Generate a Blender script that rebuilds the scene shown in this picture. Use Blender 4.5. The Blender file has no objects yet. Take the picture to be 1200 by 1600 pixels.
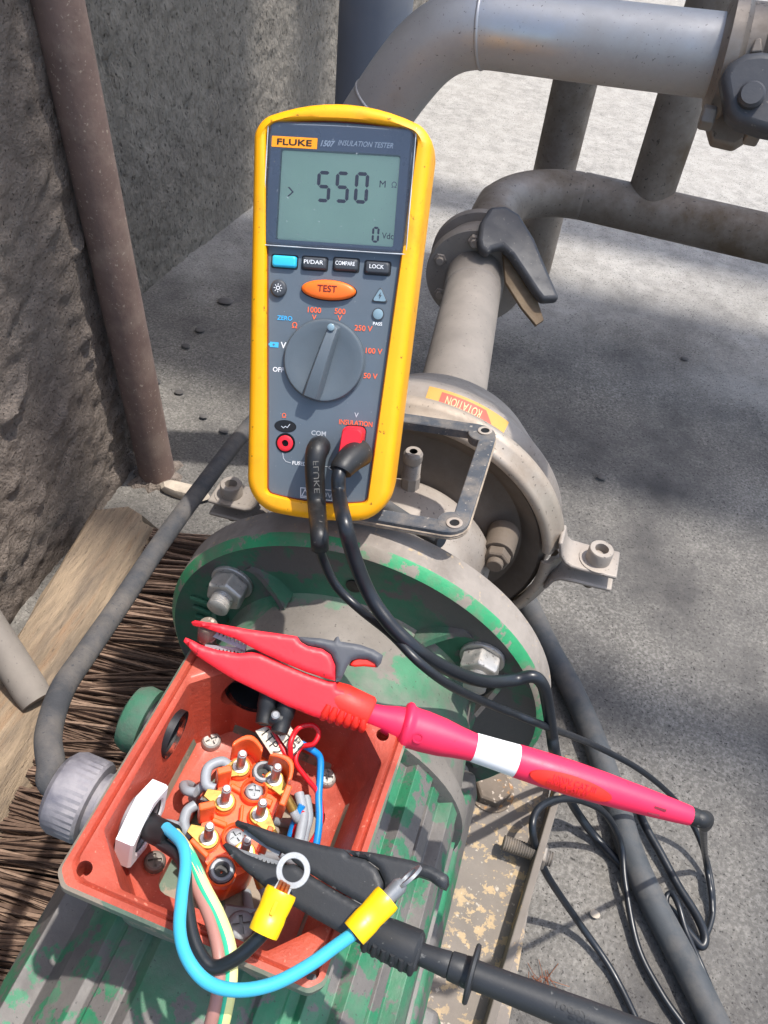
import bpy, bmesh, math, random
from mathutils import Vector, Matrix, noise
V = Vector
random.seed(7)
S = bpy.context.scene
COL = S.collection

# ------------------------------------------------------------------ camera, world, sun, exposure
FPX = 1300.0                       # focal length in photo pixels (1200 x 1600 frame)
PHI = math.radians(12.0)           # camera heading, left of the motor axis (+Y)
_nx, _ny = -160.0, 1280.0          # where plumb lines converge, from the picture centre
RHO = math.atan2(-_nx, _ny)
TH = math.pi / 2 - math.atan(math.hypot(_nx, _ny) / FPX)
Fh = V((-math.sin(PHI), math.cos(PHI), 0)); Rh = V((math.cos(PHI), math.sin(PHI), 0)); Zu = V((0, 0, 1))
FW = Fh * math.cos(TH) - Zu * math.sin(TH)
UC = Fh * math.sin(TH) + Zu * math.cos(TH)
RI = Rh * math.cos(RHO) + UC * math.sin(RHO)
UP = UC * math.cos(RHO) - Rh * math.sin(RHO)
C = V((.0678, -.3000, .6458))
cam = bpy.data.cameras.new('camera'); cam_o = bpy.data.objects.new('camera', cam); COL.objects.link(cam_o)
cam.sensor_fit = 'VERTICAL'; cam.sensor_height = 24.0; cam.sensor_width = 18.0
cam.lens = FPX / 1600.0 * 24.0
cam.clip_start = .01; cam.clip_end = 200
m = Matrix((RI, UP, -FW)).transposed().to_4x4(); m.translation = C
cam_o.matrix_world = m
S.camera = cam_o

SUN = V((.27, .09, .955)).normalized()     # direction towards the sun
w = bpy.data.worlds.new('World'); S.world = w; w.use_nodes = True
nt = w.node_tree; nt.nodes.clear()
sky = nt.nodes.new('ShaderNodeTexSky'); sky.sky_type = 'NISHITA'; sky.sun_disc = False
sky.sun_elevation = math.asin(SUN.z); sky.sun_rotation = math.atan2(SUN.x, SUN.y)
sky.dust_density = 2.5; sky.air_density = 1.2
bg = nt.nodes.new('ShaderNodeBackground'); bg.inputs[1].default_value = .15
wo = nt.nodes.new('ShaderNodeOutputWorld')
nt.links.new(sky.outputs[0], bg.inputs[0]); nt.links.new(bg.outputs[0], wo.inputs[0])
sl = bpy.data.lights.new('sun', 'SUN'); sl.energy = 2.9; sl.angle = math.radians(.9); sl.color = (1, .955, .89)
so = bpy.data.objects.new('sun', sl); COL.objects.link(so)
so.rotation_euler = (-SUN).to_track_quat('-Z', 'Y').to_euler(); so.location = (1, 1, 3)
S.view_settings.view_transform = 'Standard'; S.view_settings.look = 'None'
S.view_settings.gamma = 1; S.view_settings.use_curve_mapping = False
S.view_settings.exposure = .95
S.render.resolution_x = 768; S.render.resolution_y = 1024
S.cycles.max_bounces = 8; S.cycles.transparent_max_bounces = 12

# ------------------------------------------------------------------ measuring helpers (photo pixel -> place in the world)
def ray(x, y): return FW + RI * ((x - 600) / FPX) - UP * ((y - 800) / FPX)
def az(x, y, z): d = ray(x, y); return C + d * ((z - C.z) / d.z)
def ay(x, y, Y): d = ray(x, y); return C + d * ((Y - C.y) / d.y)
def ad(x, y, dep): return C + ray(x, y) * dep
def apl(x, y, O, N): d = ray(x, y); return C + d * ((O - C).dot(N) / d.dot(N))
def depth(p): return (p - C).dot(FW)
def proj(p): d = p - C; z = d.dot(FW); return (600 + FPX * d.dot(RI) / z, 800 - FPX * d.dot(UP) / z)

# ------------------------------------------------------------------ mesh builder
WM = {}
def frame(axis):
    a = V(axis).normalized(); t = V((0, 0, 1)) if abs(a.z) < .9 else V((1, 0, 0))
    u = t.cross(a).normalized(); return u, a.cross(u), a
class MB:
    def __init__(s): s.v = []; s.f = []; s.m = []
    def face(s, f, mi=0): s.f.append(f); s.m.append(mi)
    def rings(s, R, close=True, cap0=True, cap1=True, mi=0):
        n = len(R[0]); b = len(s.v)
        for r in R: s.v += [V(p) for p in r]
        for i in range(len(R) - 1):
            k = mi[i] if isinstance(mi, (list, tuple)) else mi
            for j in range(n if close else n - 1):
                j2 = (j + 1) % n
                s.face((b + i * n + j, b + i * n + j2, b + (i + 1) * n + j2, b + (i + 1) * n + j), k)
        k0 = mi[0] if isinstance(mi, (list, tuple)) else mi
        k1 = mi[-1] if isinstance(mi, (list, tuple)) else mi
        if cap0: s.face(tuple(b + j for j in reversed(range(n))), k0)
        if cap1: s.face(tuple(b + (len(R) - 1) * n + j for j in range(n)), k1)
        return s
    def box(s, c, size, M=None, mi=0):
        c = V(c); x, y, z = [q / 2 for q in size]
        P = [V((sx * x, sy * y, sz * z)) for sz in (-1, 1) for sx, sy in ((-1, -1), (1, -1), (1, 1), (-1, 1))]
        if M: P = [M @ p for p in P]
        P = [p + c for p in P]
        return s.rings([P[:4], P[4:]], mi=mi)
    def cyl(s, p0, p1, r0, r1=None, n=24, mi=0, rot=0, cap=True):
        p0, p1 = V(p0), V(p1); r1 = r0 if r1 is None else r1
        u, w_, a = frame(p1 - p0)
        cs = [(math.cos(rot + 2 * math.pi * i / n), math.sin(rot + 2 * math.pi * i / n)) for i in range(n)]
        return s.rings([[p0 + u * c * r0 + w_ * q * r0 for c, q in cs], [p1 + u * c * r1 + w_ * q * r1 for c, q in cs]], mi=mi, cap0=cap, cap1=cap)
    def lathe(s, prof, o, axis, n=40, closed=False, mi=0, cap=True):
        o = V(o); u, w_, a = frame(axis); R = []
        for r, h in prof:
            R.append([o + a * h + u * (r * math.cos(2 * math.pi * i / n)) + w_ * (r * math.sin(2 * math.pi * i / n)) for i in range(n)])
        if closed: R.append(R[0])
        return s.rings(R, mi=mi, cap0=cap and not closed, cap1=cap and not closed)
    def tube(s, pts, r, n=12, mi=0, cap=True):
        pts = [V(p) for p in pts]; N = len(pts); R = []
        t0 = (pts[1] - pts[0]).normalized(); u, w_, a = frame(t0)
        for i in range(N):
            t = (pts[min(i + 1, N - 1)] - pts[max(i - 1, 0)]).normalized()
            u = (u - t * u.dot(t)).normalized(); w_ = t.cross(u)
            rr = r[i] if isinstance(r, (list, tuple)) else r
            R.append([pts[i] + u * (rr * math.cos(2 * math.pi * k / n)) + w_ * (rr * math.sin(2 * math.pi * k / n)) for k in range(n)])
        return s.rings(R, mi=mi, cap0=cap, cap1=cap)
    def prism(s, poly, vec, mi=0):
        vec = V(vec); P = [V(p) for p in poly]
        nrm = V((0, 0, 0))
        for i in range(len(P)): nrm += P[i].cross(P[(i + 1) % len(P)])
        if nrm.dot(vec) < 0: P.reverse()
        return s.rings([P, [p + vec for p in P]], mi=mi)
    def build(s, name, mats, parent=None, smooth=32, bevel=0, seg=2, local=False):
        me = bpy.data.meshes.new(name)
        Mi = WM[parent].inverted() if (parent is not None and not local) else Matrix()
        me.from_pydata([Mi @ p for p in s.v], [], s.f)
        if not isinstance(mats, (list, tuple)): mats = [mats]
        for q in mats: me.materials.append(q)
        me.polygons.foreach_set('material_index', s.m)
        return finish(me, name, parent, smooth, bevel, seg)
def finish(me, name, parent=None, smooth=32, bevel=0, seg=2):
    if smooth:
        me.polygons.foreach_set('use_smooth', [True] * len(me.polygons)); me.set_sharp_from_angle(angle=math.radians(smooth))
    me.update()
    o = bpy.data.objects.new(name, me); COL.objects.link(o)
    if parent is not None: o.parent = parent; WM[o] = WM[parent]
    else: WM[o] = Matrix()
    if bevel:
        b = o.modifiers.new('bevel', 'BEVEL'); b.width = bevel; b.segments = seg; b.limit_method = 'ANGLE'; b.angle_limit = math.radians(40)
    return o
def tag(o, label, cat, group=None, kind=None):
    if label: o['label'] = label
    if cat: o['category'] = cat
    if group: o['group'] = group
    if kind: o['kind'] = kind
    return o
def thing(name, label, cat, M=None, loc=None, group=None):
    o = bpy.data.objects.new(name, None); COL.objects.link(o); o.empty_display_size = .02
    if M is None: M = Matrix.Translation(V(loc or (0, 0, 0)))
    o.matrix_world = M; WM[o] = M.copy()
    return tag(o, label, cat, group)
def cut(o, cutters):
    """boolean-difference of the meshes in the list of MBs, baked into o (local coordinates of o's mesh)"""
    cm = MB()
    for q in cutters:
        b = len(cm.v); cm.v += q.v; cm.f += [tuple(i + b for i in f) for f in q.f]; cm.m += q.m
    me = bpy.data.meshes.new('cutter'); me.from_pydata(cm.v, [], cm.f)
    co = bpy.data.objects.new('cutter', me); COL.objects.link(co)
    tmp = bpy.data.objects.new('tmp', o.data); COL.objects.link(tmp)
    md = tmp.modifiers.new('b', 'BOOLEAN'); md.operation = 'DIFFERENCE'; md.object = co; md.solver = 'EXACT'; md.use_self = True
    dg = bpy.context.evaluated_depsgraph_get(); dg.update()
    ne = bpy.data.meshes.new_from_object(tmp.evaluated_get(dg), depsgraph=dg)
    bpy.data.objects.remove(tmp); bpy.data.objects.remove(co)
    if len(ne.polygons) > 4:
        for p in ne.polygons: p.use_smooth = True
        ne.set_sharp_from_angle(angle=math.radians(32)); o.data = ne
    return o
def spline(P, n=8):
    P = [V(p) for p in P]; out = []
    Q = [P[0] * 2 - P[1]] + P + [P[-1] * 2 - P[-2]]
    for i in range(1, len(Q) - 2):
        a, b, c, d = Q[i - 1], Q[i], Q[i + 1], Q[i + 2]
        for k in range(n):
            t = k / n
            out.append(.5 * ((2 * b) + (c - a) * t + (2 * a - 5 * b + 4 * c - d) * t * t + (3 * b - a - 3 * c + d) * t ** 3))
    out.append(P[-1]); return out
def rpoly(corners, radii, k=6, side=4):
    """rounded 2-D polygon, always (k+side) points per corner so that outlines can be lofted"""
    n = len(corners); arcs = []
    for i in range(n):
        p = V(corners[i]); a = V(corners[i - 1]); b = V(corners[(i + 1) % n])
        r = radii[i] if isinstance(radii, (list, tuple)) else radii
        d1 = (a - p).normalized(); d2 = (b - p).normalized()
        ang = d1.angle(d2); t = min(r / math.tan(ang / 2), (a - p).length * .49, (b - p).length * .49); r = t * math.tan(ang / 2)
        bis = (d1 + d2).normalized(); c = p + bis * (r / math.sin(ang / 2))
        s0 = p + d1 * t - c; s1 = p + d2 * t - c
        a0 = math.atan2(s0.y, s0.x); a1 = math.atan2(s1.y, s1.x); da = (a1 - a0 + math.pi) % (2 * math.pi) - math.pi
        arcs.append([c + V((math.cos(a0 + da * j / (k - 1)), math.sin(a0 + da * j / (k - 1)))) * r for j in range(k)])
    out = []
    for i in range(n):
        out += arcs[i]; e = arcs[i][-1]; s = arcs[(i + 1) % n][0]
        out += [e.lerp(s, (j + 1) / (side + 1)) for j in range(side)]
    return out

# ------------------------------------------------------------------ procedural materials
def lin(c): return tuple(((q / 255) / 12.92 if q / 255 <= .04045 else ((q / 255 + .055) / 1.055) ** 2.4) for q in c) + (1,)
def pm(name, col, rough=.5, metal=0, var=.12, vs=60, dirt=None, damt=.45, ds=45, spk=None, ss=500, samt=.3, bump=.15, bs=300, bd=.0006,
       coat=0, col2=None, c2amt=.5, c2s=25, c2e=.014, dust=None, dustamt=0, stretch=None, spec=.5, vor=0, vd=.004, pale=None, pale_y=0):
    """base colour + cloudy variation + second colour in patches + dirt patches + specks + dust lying on upward faces"""
    mt = bpy.data.materials.new(name); mt.use_nodes = True; t = mt.node_tree; N = t.nodes; L = t.links
    b = N['Principled BSDF']; tc = N.new('ShaderNodeTexCoord'); mp = N.new('ShaderNodeMapping'); L.new(tc.outputs['Object'], mp.inputs[0])
    if stretch: mp.inputs['Scale'].default_value = stretch
    def nz(scale, detail=6, rgh=.6, off=0):
        n = N.new('ShaderNodeTexNoise'); n.inputs['Scale'].default_value = scale; n.inputs['Detail'].default_value = detail; n.inputs['Roughness'].default_value = rgh
        if off:
            a = N.new('ShaderNodeVectorMath'); a.inputs[1].default_value = (off, off * .7, off * 1.3); L.new(mp.outputs[0], a.inputs[0]); L.new(a.outputs[0], n.inputs['Vector'])
        else: L.new(mp.outputs[0], n.inputs['Vector'])
        return n.outputs['Fac']
    def ramp(s, p0, p1, inv=False):
        r = N.new('ShaderNodeMapRange'); r.inputs[1].default_value = p0; r.inputs[2].default_value = p1
        r.inputs[3].default_value = 1 if inv else 0; r.inputs[4].default_value = 0 if inv else 1; r.clamp = True
        L.new(s, r.inputs[0]); return r.outputs[0]
    def mix(f, a, c):
        x = N.new('ShaderNodeMix'); x.data_type = 'RGBA'
        L.new(f, x.inputs[0]) if hasattr(f, 'node') else x.inputs.__getitem__(0).__setattr__('default_value', f)
        for s_, q in ((x.inputs[6], a), (x.inputs[7], c)):
            if hasattr(q, 'node'): L.new(q, s_)
            else: s_.default_value = q
        return x.outputs[2]
    def mul(a, k):
        x = N.new('ShaderNodeMath'); x.operation = 'MULTIPLY'; L.new(a, x.inputs[0])
        if hasattr(k, 'node'): L.new(k, x.inputs[1])
        else: x.inputs[1].default_value = k
        return x.outputs[0]
    c = lin(col); lo = tuple(q * (1 - var) for q in c[:3]) + (1,); hi = tuple(min(1, q * (1 + var)) for q in c[:3]) + (1,)
    cur = mix(ramp(nz(vs), .3, .7), lo, hi); rg = None
    if col2: cur = mix(ramp(nz(c2s, 9, .66, 3.1), 1 - c2amt - c2e, 1 - c2amt + c2e), cur, lin(col2))
    if dirt:
        f = ramp(nz(ds, 8, .68, 7.7), 1 - damt - .12, 1 - damt + .16); cur = mix(f, cur, lin(dirt)); rg = f
    if dust and dustamt:
        g = N.new('ShaderNodeNewGeometry'); sp = N.new('ShaderNodeSeparateXYZ'); L.new(g.outputs['Normal'], sp.inputs[0])
        f = mul(ramp(sp.outputs[2], -.1, .85), ramp(nz(ds * .8, 6, .6, 5.2), .62 - dustamt * .5, .95 - dustamt * .5)); cur = mix(mul(f, .9), cur, lin(dust))
        rg = f if rg is None else rg
    if pale:  # far sunlit ground painted in as a paler base colour
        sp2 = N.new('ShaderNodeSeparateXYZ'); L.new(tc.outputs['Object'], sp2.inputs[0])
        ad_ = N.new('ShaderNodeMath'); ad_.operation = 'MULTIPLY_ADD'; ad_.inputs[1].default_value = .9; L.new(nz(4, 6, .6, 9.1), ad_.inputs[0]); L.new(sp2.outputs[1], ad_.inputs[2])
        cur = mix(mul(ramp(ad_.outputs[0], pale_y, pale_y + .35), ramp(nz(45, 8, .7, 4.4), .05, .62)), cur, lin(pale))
    if spk: cur = mix(mul(ramp(nz(ss, 3, .5, 11.3), .66 - samt * .12, .72 - samt * .1), .8), cur, lin(spk))
    L.new(cur, b.inputs['Base Color']); b.inputs['Metallic'].default_value = metal; b.inputs['Specular IOR Level'].default_value = spec
    r0 = ramp(nz(vs * 1.7, 5, .6, 2.2), .25, .75)
    rr = N.new('ShaderNodeMapRange'); rr.inputs[3].default_value = max(.03, rough - .08); rr.inputs[4].default_value = min(1, rough + .08); L.new(r0, rr.inputs[0])
    ro = rr.outputs[0]
    if rg is not None:
        x = N.new('ShaderNodeMix'); x.data_type = 'FLOAT'; L.new(rg, x.inputs[0]); L.new(ro, x.inputs[2]); x.inputs[3].default_value = .88; ro = x.outputs[0]
        if metal:
            y = N.new('ShaderNodeMapRange'); y.inputs[3].default_value = metal; y.inputs[4].default_value = metal * .15; L.new(rg, y.inputs[0]); L.new(y.outputs[0], b.inputs['Metallic'])
    L.new(ro, b.inputs['Roughness'])
    if coat: b.inputs['Coat Weight'].default_value = coat; b.inputs['Coat Roughness'].default_value = .15
    if bump:
        bp = N.new('ShaderNodeBump'); bp.inputs['Strength'].default_value = bump; bp.inputs['Distance'].default_value = bd
        L.new(nz(bs, 6, .65, 1.7), bp.inputs['Height']); L.new(bp.outputs[0], b.inputs['Normal'])
        if vor:
            vo_ = N.new('ShaderNodeTexVoronoi'); vo_.feature = 'SMOOTH_F1'; vo_.inputs['Scale'].default_value = vor; vo_.inputs['Randomness'].default_value = 1
            wv = N.new('ShaderNodeTexNoise'); wv.inputs['Scale'].default_value = vor * .5; wv.inputs['Detail'].default_value = 3; L.new(mp.outputs[0], wv.inputs['Vector'])
            ma = N.new('ShaderNodeVectorMath'); ma.operation = 'MULTIPLY_ADD'; ma.inputs[1].default_value = (.35 / vor,) * 3; L.new(wv.outputs['Color'], ma.inputs[0]); L.new(mp.outputs[0], ma.inputs[2]); L.new(ma.outputs[0], vo_.inputs['Vector'])
            b2_ = N.new('ShaderNodeBump'); b2_.invert = True; b2_.inputs['Strength'].default_value = 1; b2_.inputs['Distance'].default_value = vd
            L.new(vo_.outputs['Distance'], b2_.inputs['Height']); L.new(b2_.outputs[0], bp.inputs['Normal'])
    return mt

DU = (158, 148, 138)     # the grey-beige cement dust that lies on everything here
M = {}
M['floor'] = pm('concrete_floor', (108, 105, 100), .92, var=.2, vs=6, dirt=(76, 74, 73), damt=.48, ds=5, spk=(48, 46, 45), ss=420, samt=.42, bump=.8, bs=300, bd=.0022, col2=(140, 136, 130), c2amt=.46, c2s=330, c2e=.09, spec=.2, pale=(164, 161, 156), pale_y=1.15)  # the pale zone puts sunlight into the far floor's colour
M['wall'] = pm('rough_render', (146, 134, 124), .95, var=.16, vs=90, dirt=(116, 105, 97), damt=.42, ds=11, spk=(70, 62, 56), ss=360, samt=.38, bump=1, bs=260, bd=.008, dust=(146, 135, 125), dustamt=.5, spec=.15)
M['wall2'] = pm('rough_render_grey', (150, 143, 133), .95, var=.14, vs=60, dirt=(122, 116, 108), damt=.42, ds=5, spk=(78, 73, 68), ss=250, samt=.45, bump=1, bs=190, bd=.011, stretch=(1, 1, .55), spec=.15, vor=140, vd=.006)
M['pole'] = pm('rusty_paint', (112, 92, 84), .75, var=.16, vs=40, dirt=(136, 118, 106), damt=.4, ds=30, spk=(160, 145, 130), ss=330, samt=.2, bump=.35, bs=260, bd=.001)
M['wood'] = pm('old_wood', (150, 131, 108), .8, var=.26, vs=26, dirt=(104, 92, 80), damt=.46, ds=16, col2=(146, 110, 78), c2e=.08, c2amt=.38, c2s=9, bump=1, bs=120, bd=.002, spk=(92, 78, 64), ss=160, samt=.25, stretch=(5, .6, 5))
M['bristle'] = pm('bristle', (100, 80, 67), .7, var=.35, vs=220, bump=0)
M['bristle2'] = pm('bristle_pale', (138, 115, 98), .7, var=.3, vs=220, bump=0)
M['green'] = pm('peeling_green_paint', (40, 112, 78), .55, var=.2, vs=30, col2=(98, 94, 91), c2amt=.495, c2s=34, dirt=(82, 78, 77), damt=.38, ds=22, dust=(132, 126, 120), dustamt=.32, bump=.5, bs=110, bd=.0012, spk=(60, 58, 58), ss=520, samt=-.05)
M['dusty_green'] = pm('dusty_green_casting', (66, 120, 90), .75, var=.2, vs=30, col2=(116, 110, 103), c2amt=.50, c2s=16, dirt=(104, 99, 94), damt=.45, ds=28, dust=(140, 134, 127), dustamt=.35, bump=.5, bs=160, bd=.001, spk=(70, 66, 62), ss=520, samt=0)
M['flange_face'] = pm('dark_green_casting', (50, 98, 74), .8, var=.25, vs=25, col2=(84, 80, 78), c2amt=.47, c2s=14, dirt=(92, 86, 82), damt=.42, ds=30, bump=.5, bs=180, bd=.001)
M['green_edge'] = pm('bright_green_edge', (46, 144, 94), .6, var=.2, vs=30, col2=(132, 125, 114), c2amt=.46, c2s=40, dirt=(120, 110, 100), damt=.42, ds=30, bump=.4, bs=160, bd=.001)
M['dustmetal'] = pm('dusty_metal', (150, 141, 132), .62, metal=.25, var=.12, vs=25, dirt=(122, 110, 100), damt=.42, ds=22, dust=(176, 166, 155), dustamt=.4, spk=(90, 82, 76), ss=420, samt=.1, bump=.25, bs=260, bd=.0006)
M['rim_dust'] = pm('dust_caked_rim', (140, 132, 124), .9, var=.18, vs=40, dirt=(104, 96, 88), damt=.4, ds=28, spk=(170, 150, 120), ss=260, samt=.2, bump=.5, bs=220, bd=.0008)
M['band'] = pm('pressed_steel_band', (176, 164, 150), .42, metal=.55, var=.1, vs=18, dirt=(140, 126, 112), damt=.46, ds=18, spk=(90, 80, 72), ss=380, samt=.05, bump=.15, bs=260)
M['inner'] = pm('dirty_inner_metal', (112, 102, 92), .7, metal=.3, var=.15, vs=22, dirt=(92, 80, 68), damt=.5, ds=14, bump=.3, bs=220)
M['pipe'] = pm('stainless_pipe', (170, 171, 173), .38, metal=.7, var=.08, vs=12, dirt=(150, 147, 143), damt=.46, ds=7, spk=(70, 66, 62), ss=700, samt=-.1, bump=.08, bs=300, bd=.0004)
M['pipe_old'] = pm('weathered_pipe', (138, 130, 122), .5, metal=.6, var=.12, vs=12, dirt=(90, 76, 60), damt=.48, ds=9, spk=(60, 54, 48), ss=260, samt=.15, bump=.15, bs=240)
M['pipe_dust'] = pm('dusty_pipe', (126, 119, 112), .7, metal=.3, var=.08, vs=14, dirt=(140, 132, 124), damt=.5, ds=14, spk=(96, 90, 84), ss=340, samt=0, bump=.15, bs=300)
M['zinc'] = pm('zinc_steel', (172, 170, 166), .42, metal=.6, var=.1, vs=80, dirt=(168, 160, 150), damt=.42, ds=120, spk=(84, 78, 72), ss=600, samt=.2, bump=.12, bs=500)
M['darksteel'] = pm('dull_steel', (118, 112, 106), .55, metal=.5, var=.15, vs=60, dirt=(130, 118, 104), damt=.45, ds=70, bump=.3, bs=300)
M['rubber'] = pm('black_rubber', (30, 31, 33), .48, var=.25, vs=90, dirt=(74, 72, 70), damt=.3, ds=60, spk=(120, 116, 110), ss=500, samt=-.1, bump=.15, bs=350)
M['rubber_clean'] = pm('black_cable_jacket', (26, 30, 36), .36, var=.2, vs=70, dirt=(66, 64, 62), damt=.24, ds=40, bump=.08, bs=350)
M['greycable'] = pm('dusty_supply_cable', (62, 63, 66), .85, var=.22, vs=50, dirt=(102, 96, 90), damt=.47, ds=36, spk=(56, 58, 62), ss=620, samt=.2, bump=.4, bs=330, bd=.0008)
M['floorcable'] = pm('floor_cable_jacket', (62, 66, 70), .7, var=.2, vs=40, dirt=(98, 94, 90), damt=.45, ds=30, bump=.25, bs=260)
M['gasket'] = pm('gasket_rubber', (66, 71, 78), .65, var=.25, vs=60, dirt=(122, 115, 107), damt=.44, ds=60, spk=(150, 144, 136), ss=420, samt=0, bump=.25, bs=300)
M['gasket_edge'] = pm('cork_edge', (150, 136, 120), .9, var=.25, vs=120, dirt=(100, 90, 80), damt=.4, ds=150, bump=.4, bs=400)
M['yellow'] = pm('yellow_holster', (248, 170, 0), .45, var=.1, vs=16, spk=(96, 66, 20), ss=300, samt=-.08, dirt=(196, 132, 20), damt=.36, ds=30, bump=.12, bs=500, bd=.0003)
M['panel'] = pm('slate_panel', (88, 99, 109), .5, var=.06, vs=40, spk=(150, 156, 160), ss=700, samt=-.3, bump=.1, bs=900, bd=.0002)
M['bezel'] = pm('window_bezel', (104, 115, 130), .3, var=.06, vs=40, bump=0)
M['lcd'] = pm('lcd_glass', (192, 218, 188), .35, var=.05, vs=20, bump=0)
M['segment'] = pm('lcd_segment', (52, 46, 62), .4, var=.1, bump=0)
M['seg_pale'] = pm('lcd_segment_faint', (104, 112, 116), .4, var=.1, bump=0)
M['print_w'] = pm('white_print', (232, 234, 236), .5, var=.03, bump=0)
M['print_o'] = pm('orange_print', (236, 104, 62), .5, var=.04, bump=0)
M['print_b'] = pm('blue_print', (66, 176, 232), .5, var=.04, bump=0)
M['print_k'] = pm('black_print', (22, 20, 24), .5, var=.05, bump=0)
M['print_g'] = pm('grey_print', (176, 182, 188), .5, var=.05, bump=0)
M['badge'] = pm('orange_badge', (242, 150, 20), .4, var=.03, bump=0)
M['btn'] = pm('dark_button', (58, 62, 68), .55, var=.08, vs=80, bump=.08, bs=700)
M['btn_blue'] = pm('blue_button', (50, 186, 226), .45, var=.04, bump=.05, bs=700)
M['btn_test'] = pm('orange_test_button', (250, 112, 28), .45, var=.04, bump=.06, bs=700)
M['knob'] = pm('knob_grey', (84, 94, 102), .5, var=.06, vs=60, bump=.08, bs=700)
M['lamp'] = pm('pilot_lens', (124, 148, 160), .25, var=.05, bump=0)
M['black'] = pm('black_recess', (14, 14, 15), .5, var=.2, bump=0)
M['plug_red'] = pm('red_plug', (226, 34, 50), .42, var=.06, vs=80, bump=.06, bs=600)
M['clip_red'] = pm('red_clip_plastic', (226, 34, 48), .48, var=.06, vs=40, spk=(120, 20, 26), ss=420, samt=-.2, bump=.1, bs=500)
M['clip_orange'] = pm('red_orange_sleeve', (226, 44, 32), .5, var=.06, vs=40, bump=.1, bs=500)
M['pink'] = pm('magenta_probe_rubber', (232, 38, 82), .5, var=.05, vs=30, spk=(140, 14, 50), ss=420, samt=-.25, bump=.08, bs=600)
M['white'] = pm('white_plastic', (236, 236, 236), .42, var=.04, vs=50, dirt=(196, 184, 166), damt=.22, ds=60, bump=.06, bs=500)
M['grey_plastic'] = pm('grey_lever', (70, 72, 78), .55, var=.08, vs=60, bump=.12, bs=500)
M['clip_black'] = pm('black_clip_plastic', (38, 40, 43), .52, var=.14, vs=50, spk=(100, 100, 98), ss=520, samt=-.2, bump=.12, bs=500)
M['box_red'] = pm('oxide_red_paint', (172, 65, 44), .55, var=.16, vs=35, dirt=(136, 52, 36), damt=.42, ds=24, spk=(196, 116, 94), ss=620, samt=-.05, bump=.5, bs=330, bd=.0010, coat=.04, dust=(184, 92, 66), dustamt=.3)
M['box_edge'] = pm('box_outer_paint', (96, 112, 96), .75, var=.2, vs=40, col2=(144, 130, 114), c2amt=.5, c2s=30, dirt=(140, 128, 114), damt=.4, ds=40, bump=.4, bs=220)
M['board'] = pm('orange_bakelite', (240, 96, 40), .32, var=.1, vs=60, dirt=(190, 54, 28), damt=.34, ds=60, bump=.12, bs=300, coat=.3)
M['brass'] = pm('brass_lug', (170, 138, 74), .42, metal=.8, var=.15, vs=150, dirt=(150, 124, 70), damt=.35, ds=160, bump=.12, bs=500)
M['tin'] = pm('tinned_lug', (136, 139, 142), .5, metal=.5, var=.1, vs=120, bump=.12, bs=500)
M['stud'] = pm('terminal_stud', (198, 192, 188), .36, metal=.8, var=.12, vs=150, dirt=(176, 150, 140), damt=.35, ds=180, bump=.1, bs=500)
M['w_blue'] = pm('blue_wire', (64, 172, 204), .4, var=.05, bump=.04, bs=500)
M['w_brown'] = pm('brown_wire', (166, 118, 108), .45, var=.07, bump=.04, bs=500)
M['w_green'] = pm('green_wire', (60, 196, 150), .42, var=.05, bump=0)
M['w_yellow'] = pm('yellow_stripe', (232, 226, 150), .42, var=.05, bump=0)
M['w_black'] = pm('black_wire', (28, 32, 36), .38, var=.15, bump=.04, bs=500)
M['w_grey'] = pm('grey_wire', (142, 148, 154), .5, var=.1, vs=80, bump=.05, bs=500)
M['w_red'] = pm('thin_red_wire', (206, 24, 36), .4, var=.05, bump=0)
M['w_blue2'] = pm('thin_blue_wire', (20, 130, 206), .4, var=.05, bump=0)
M['crimp'] = pm('yellow_crimp', (246, 196, 16), .36, var=.06, vs=100, bump=.06, bs=500)
M['tagw'] = pm('cream_tag', (218, 208, 186), .55, var=.06, vs=90, bump=.05, bs=500)
M['gland'] = pm('nickel_gland', (122, 119, 126), .55, metal=.5, var=.12, vs=60, dirt=(150, 145, 146), damt=.46, ds=60, bump=.3, bs=300)
M['sheath'] = pm('black_sheath', (24, 25, 27), .5, var=.2, vs=80, bump=.1, bs=400)
M['base'] = pm('base_plate_paint', (122, 114, 106), .85, var=.14, vs=24, col2=(172, 150, 118), c2amt=.45, c2s=110, dirt=(112, 104, 98), damt=.4, ds=18, spk=(186, 176, 162), ss=260, samt=.1, bump=.4, bs=180, bd=.0012)
M['lip'] = pm('base_lip_paint', (112, 104, 96), .85, var=.18, vs=24, col2=(196, 160, 110), c2amt=.42, c2s=20, bump=.4, bs=180)
M['boltrust'] = pm('rusted_bolt', (108, 96, 84), .8, var=.2, vs=70, col2=(150, 112, 74), c2amt=.42, c2s=70, spk=(190, 176, 160), ss=320, bump=.5, bs=300)
M['valveblack'] = pm('valve_enamel', (58, 59, 63), .5, var=.18, vs=30, dirt=(78, 76, 76), damt=.4, ds=22, spk=(110, 106, 100), ss=360, samt=-.1, bump=.25, bs=200)
M['sticker_y'] = pm('sticker_yellow', (206, 158, 74), .55, var=.06, vs=60, spk=(130, 100, 50), ss=330, samt=-.1, bump=.05)
M['sticker_r'] = pm('sticker_red', (204, 88, 70), .55, var=.06, vs=60, bump=.05)
M['sticker_t'] = pm('sticker_lettering', (240, 190, 140), .55, var=.06, vs=60, bump=.05)
M['stone'] = pm('plaster_crumb', (176, 164, 148), .9, var=.2, vs=60, bump=.6, bs=160, bd=.002)
M['rustplate'] = pm('rusty_plate', (112, 96, 76), .8, var=.2, vs=40, dirt=(84, 66, 48), damt=.45, ds=30, bump=.4, bs=220)
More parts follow.
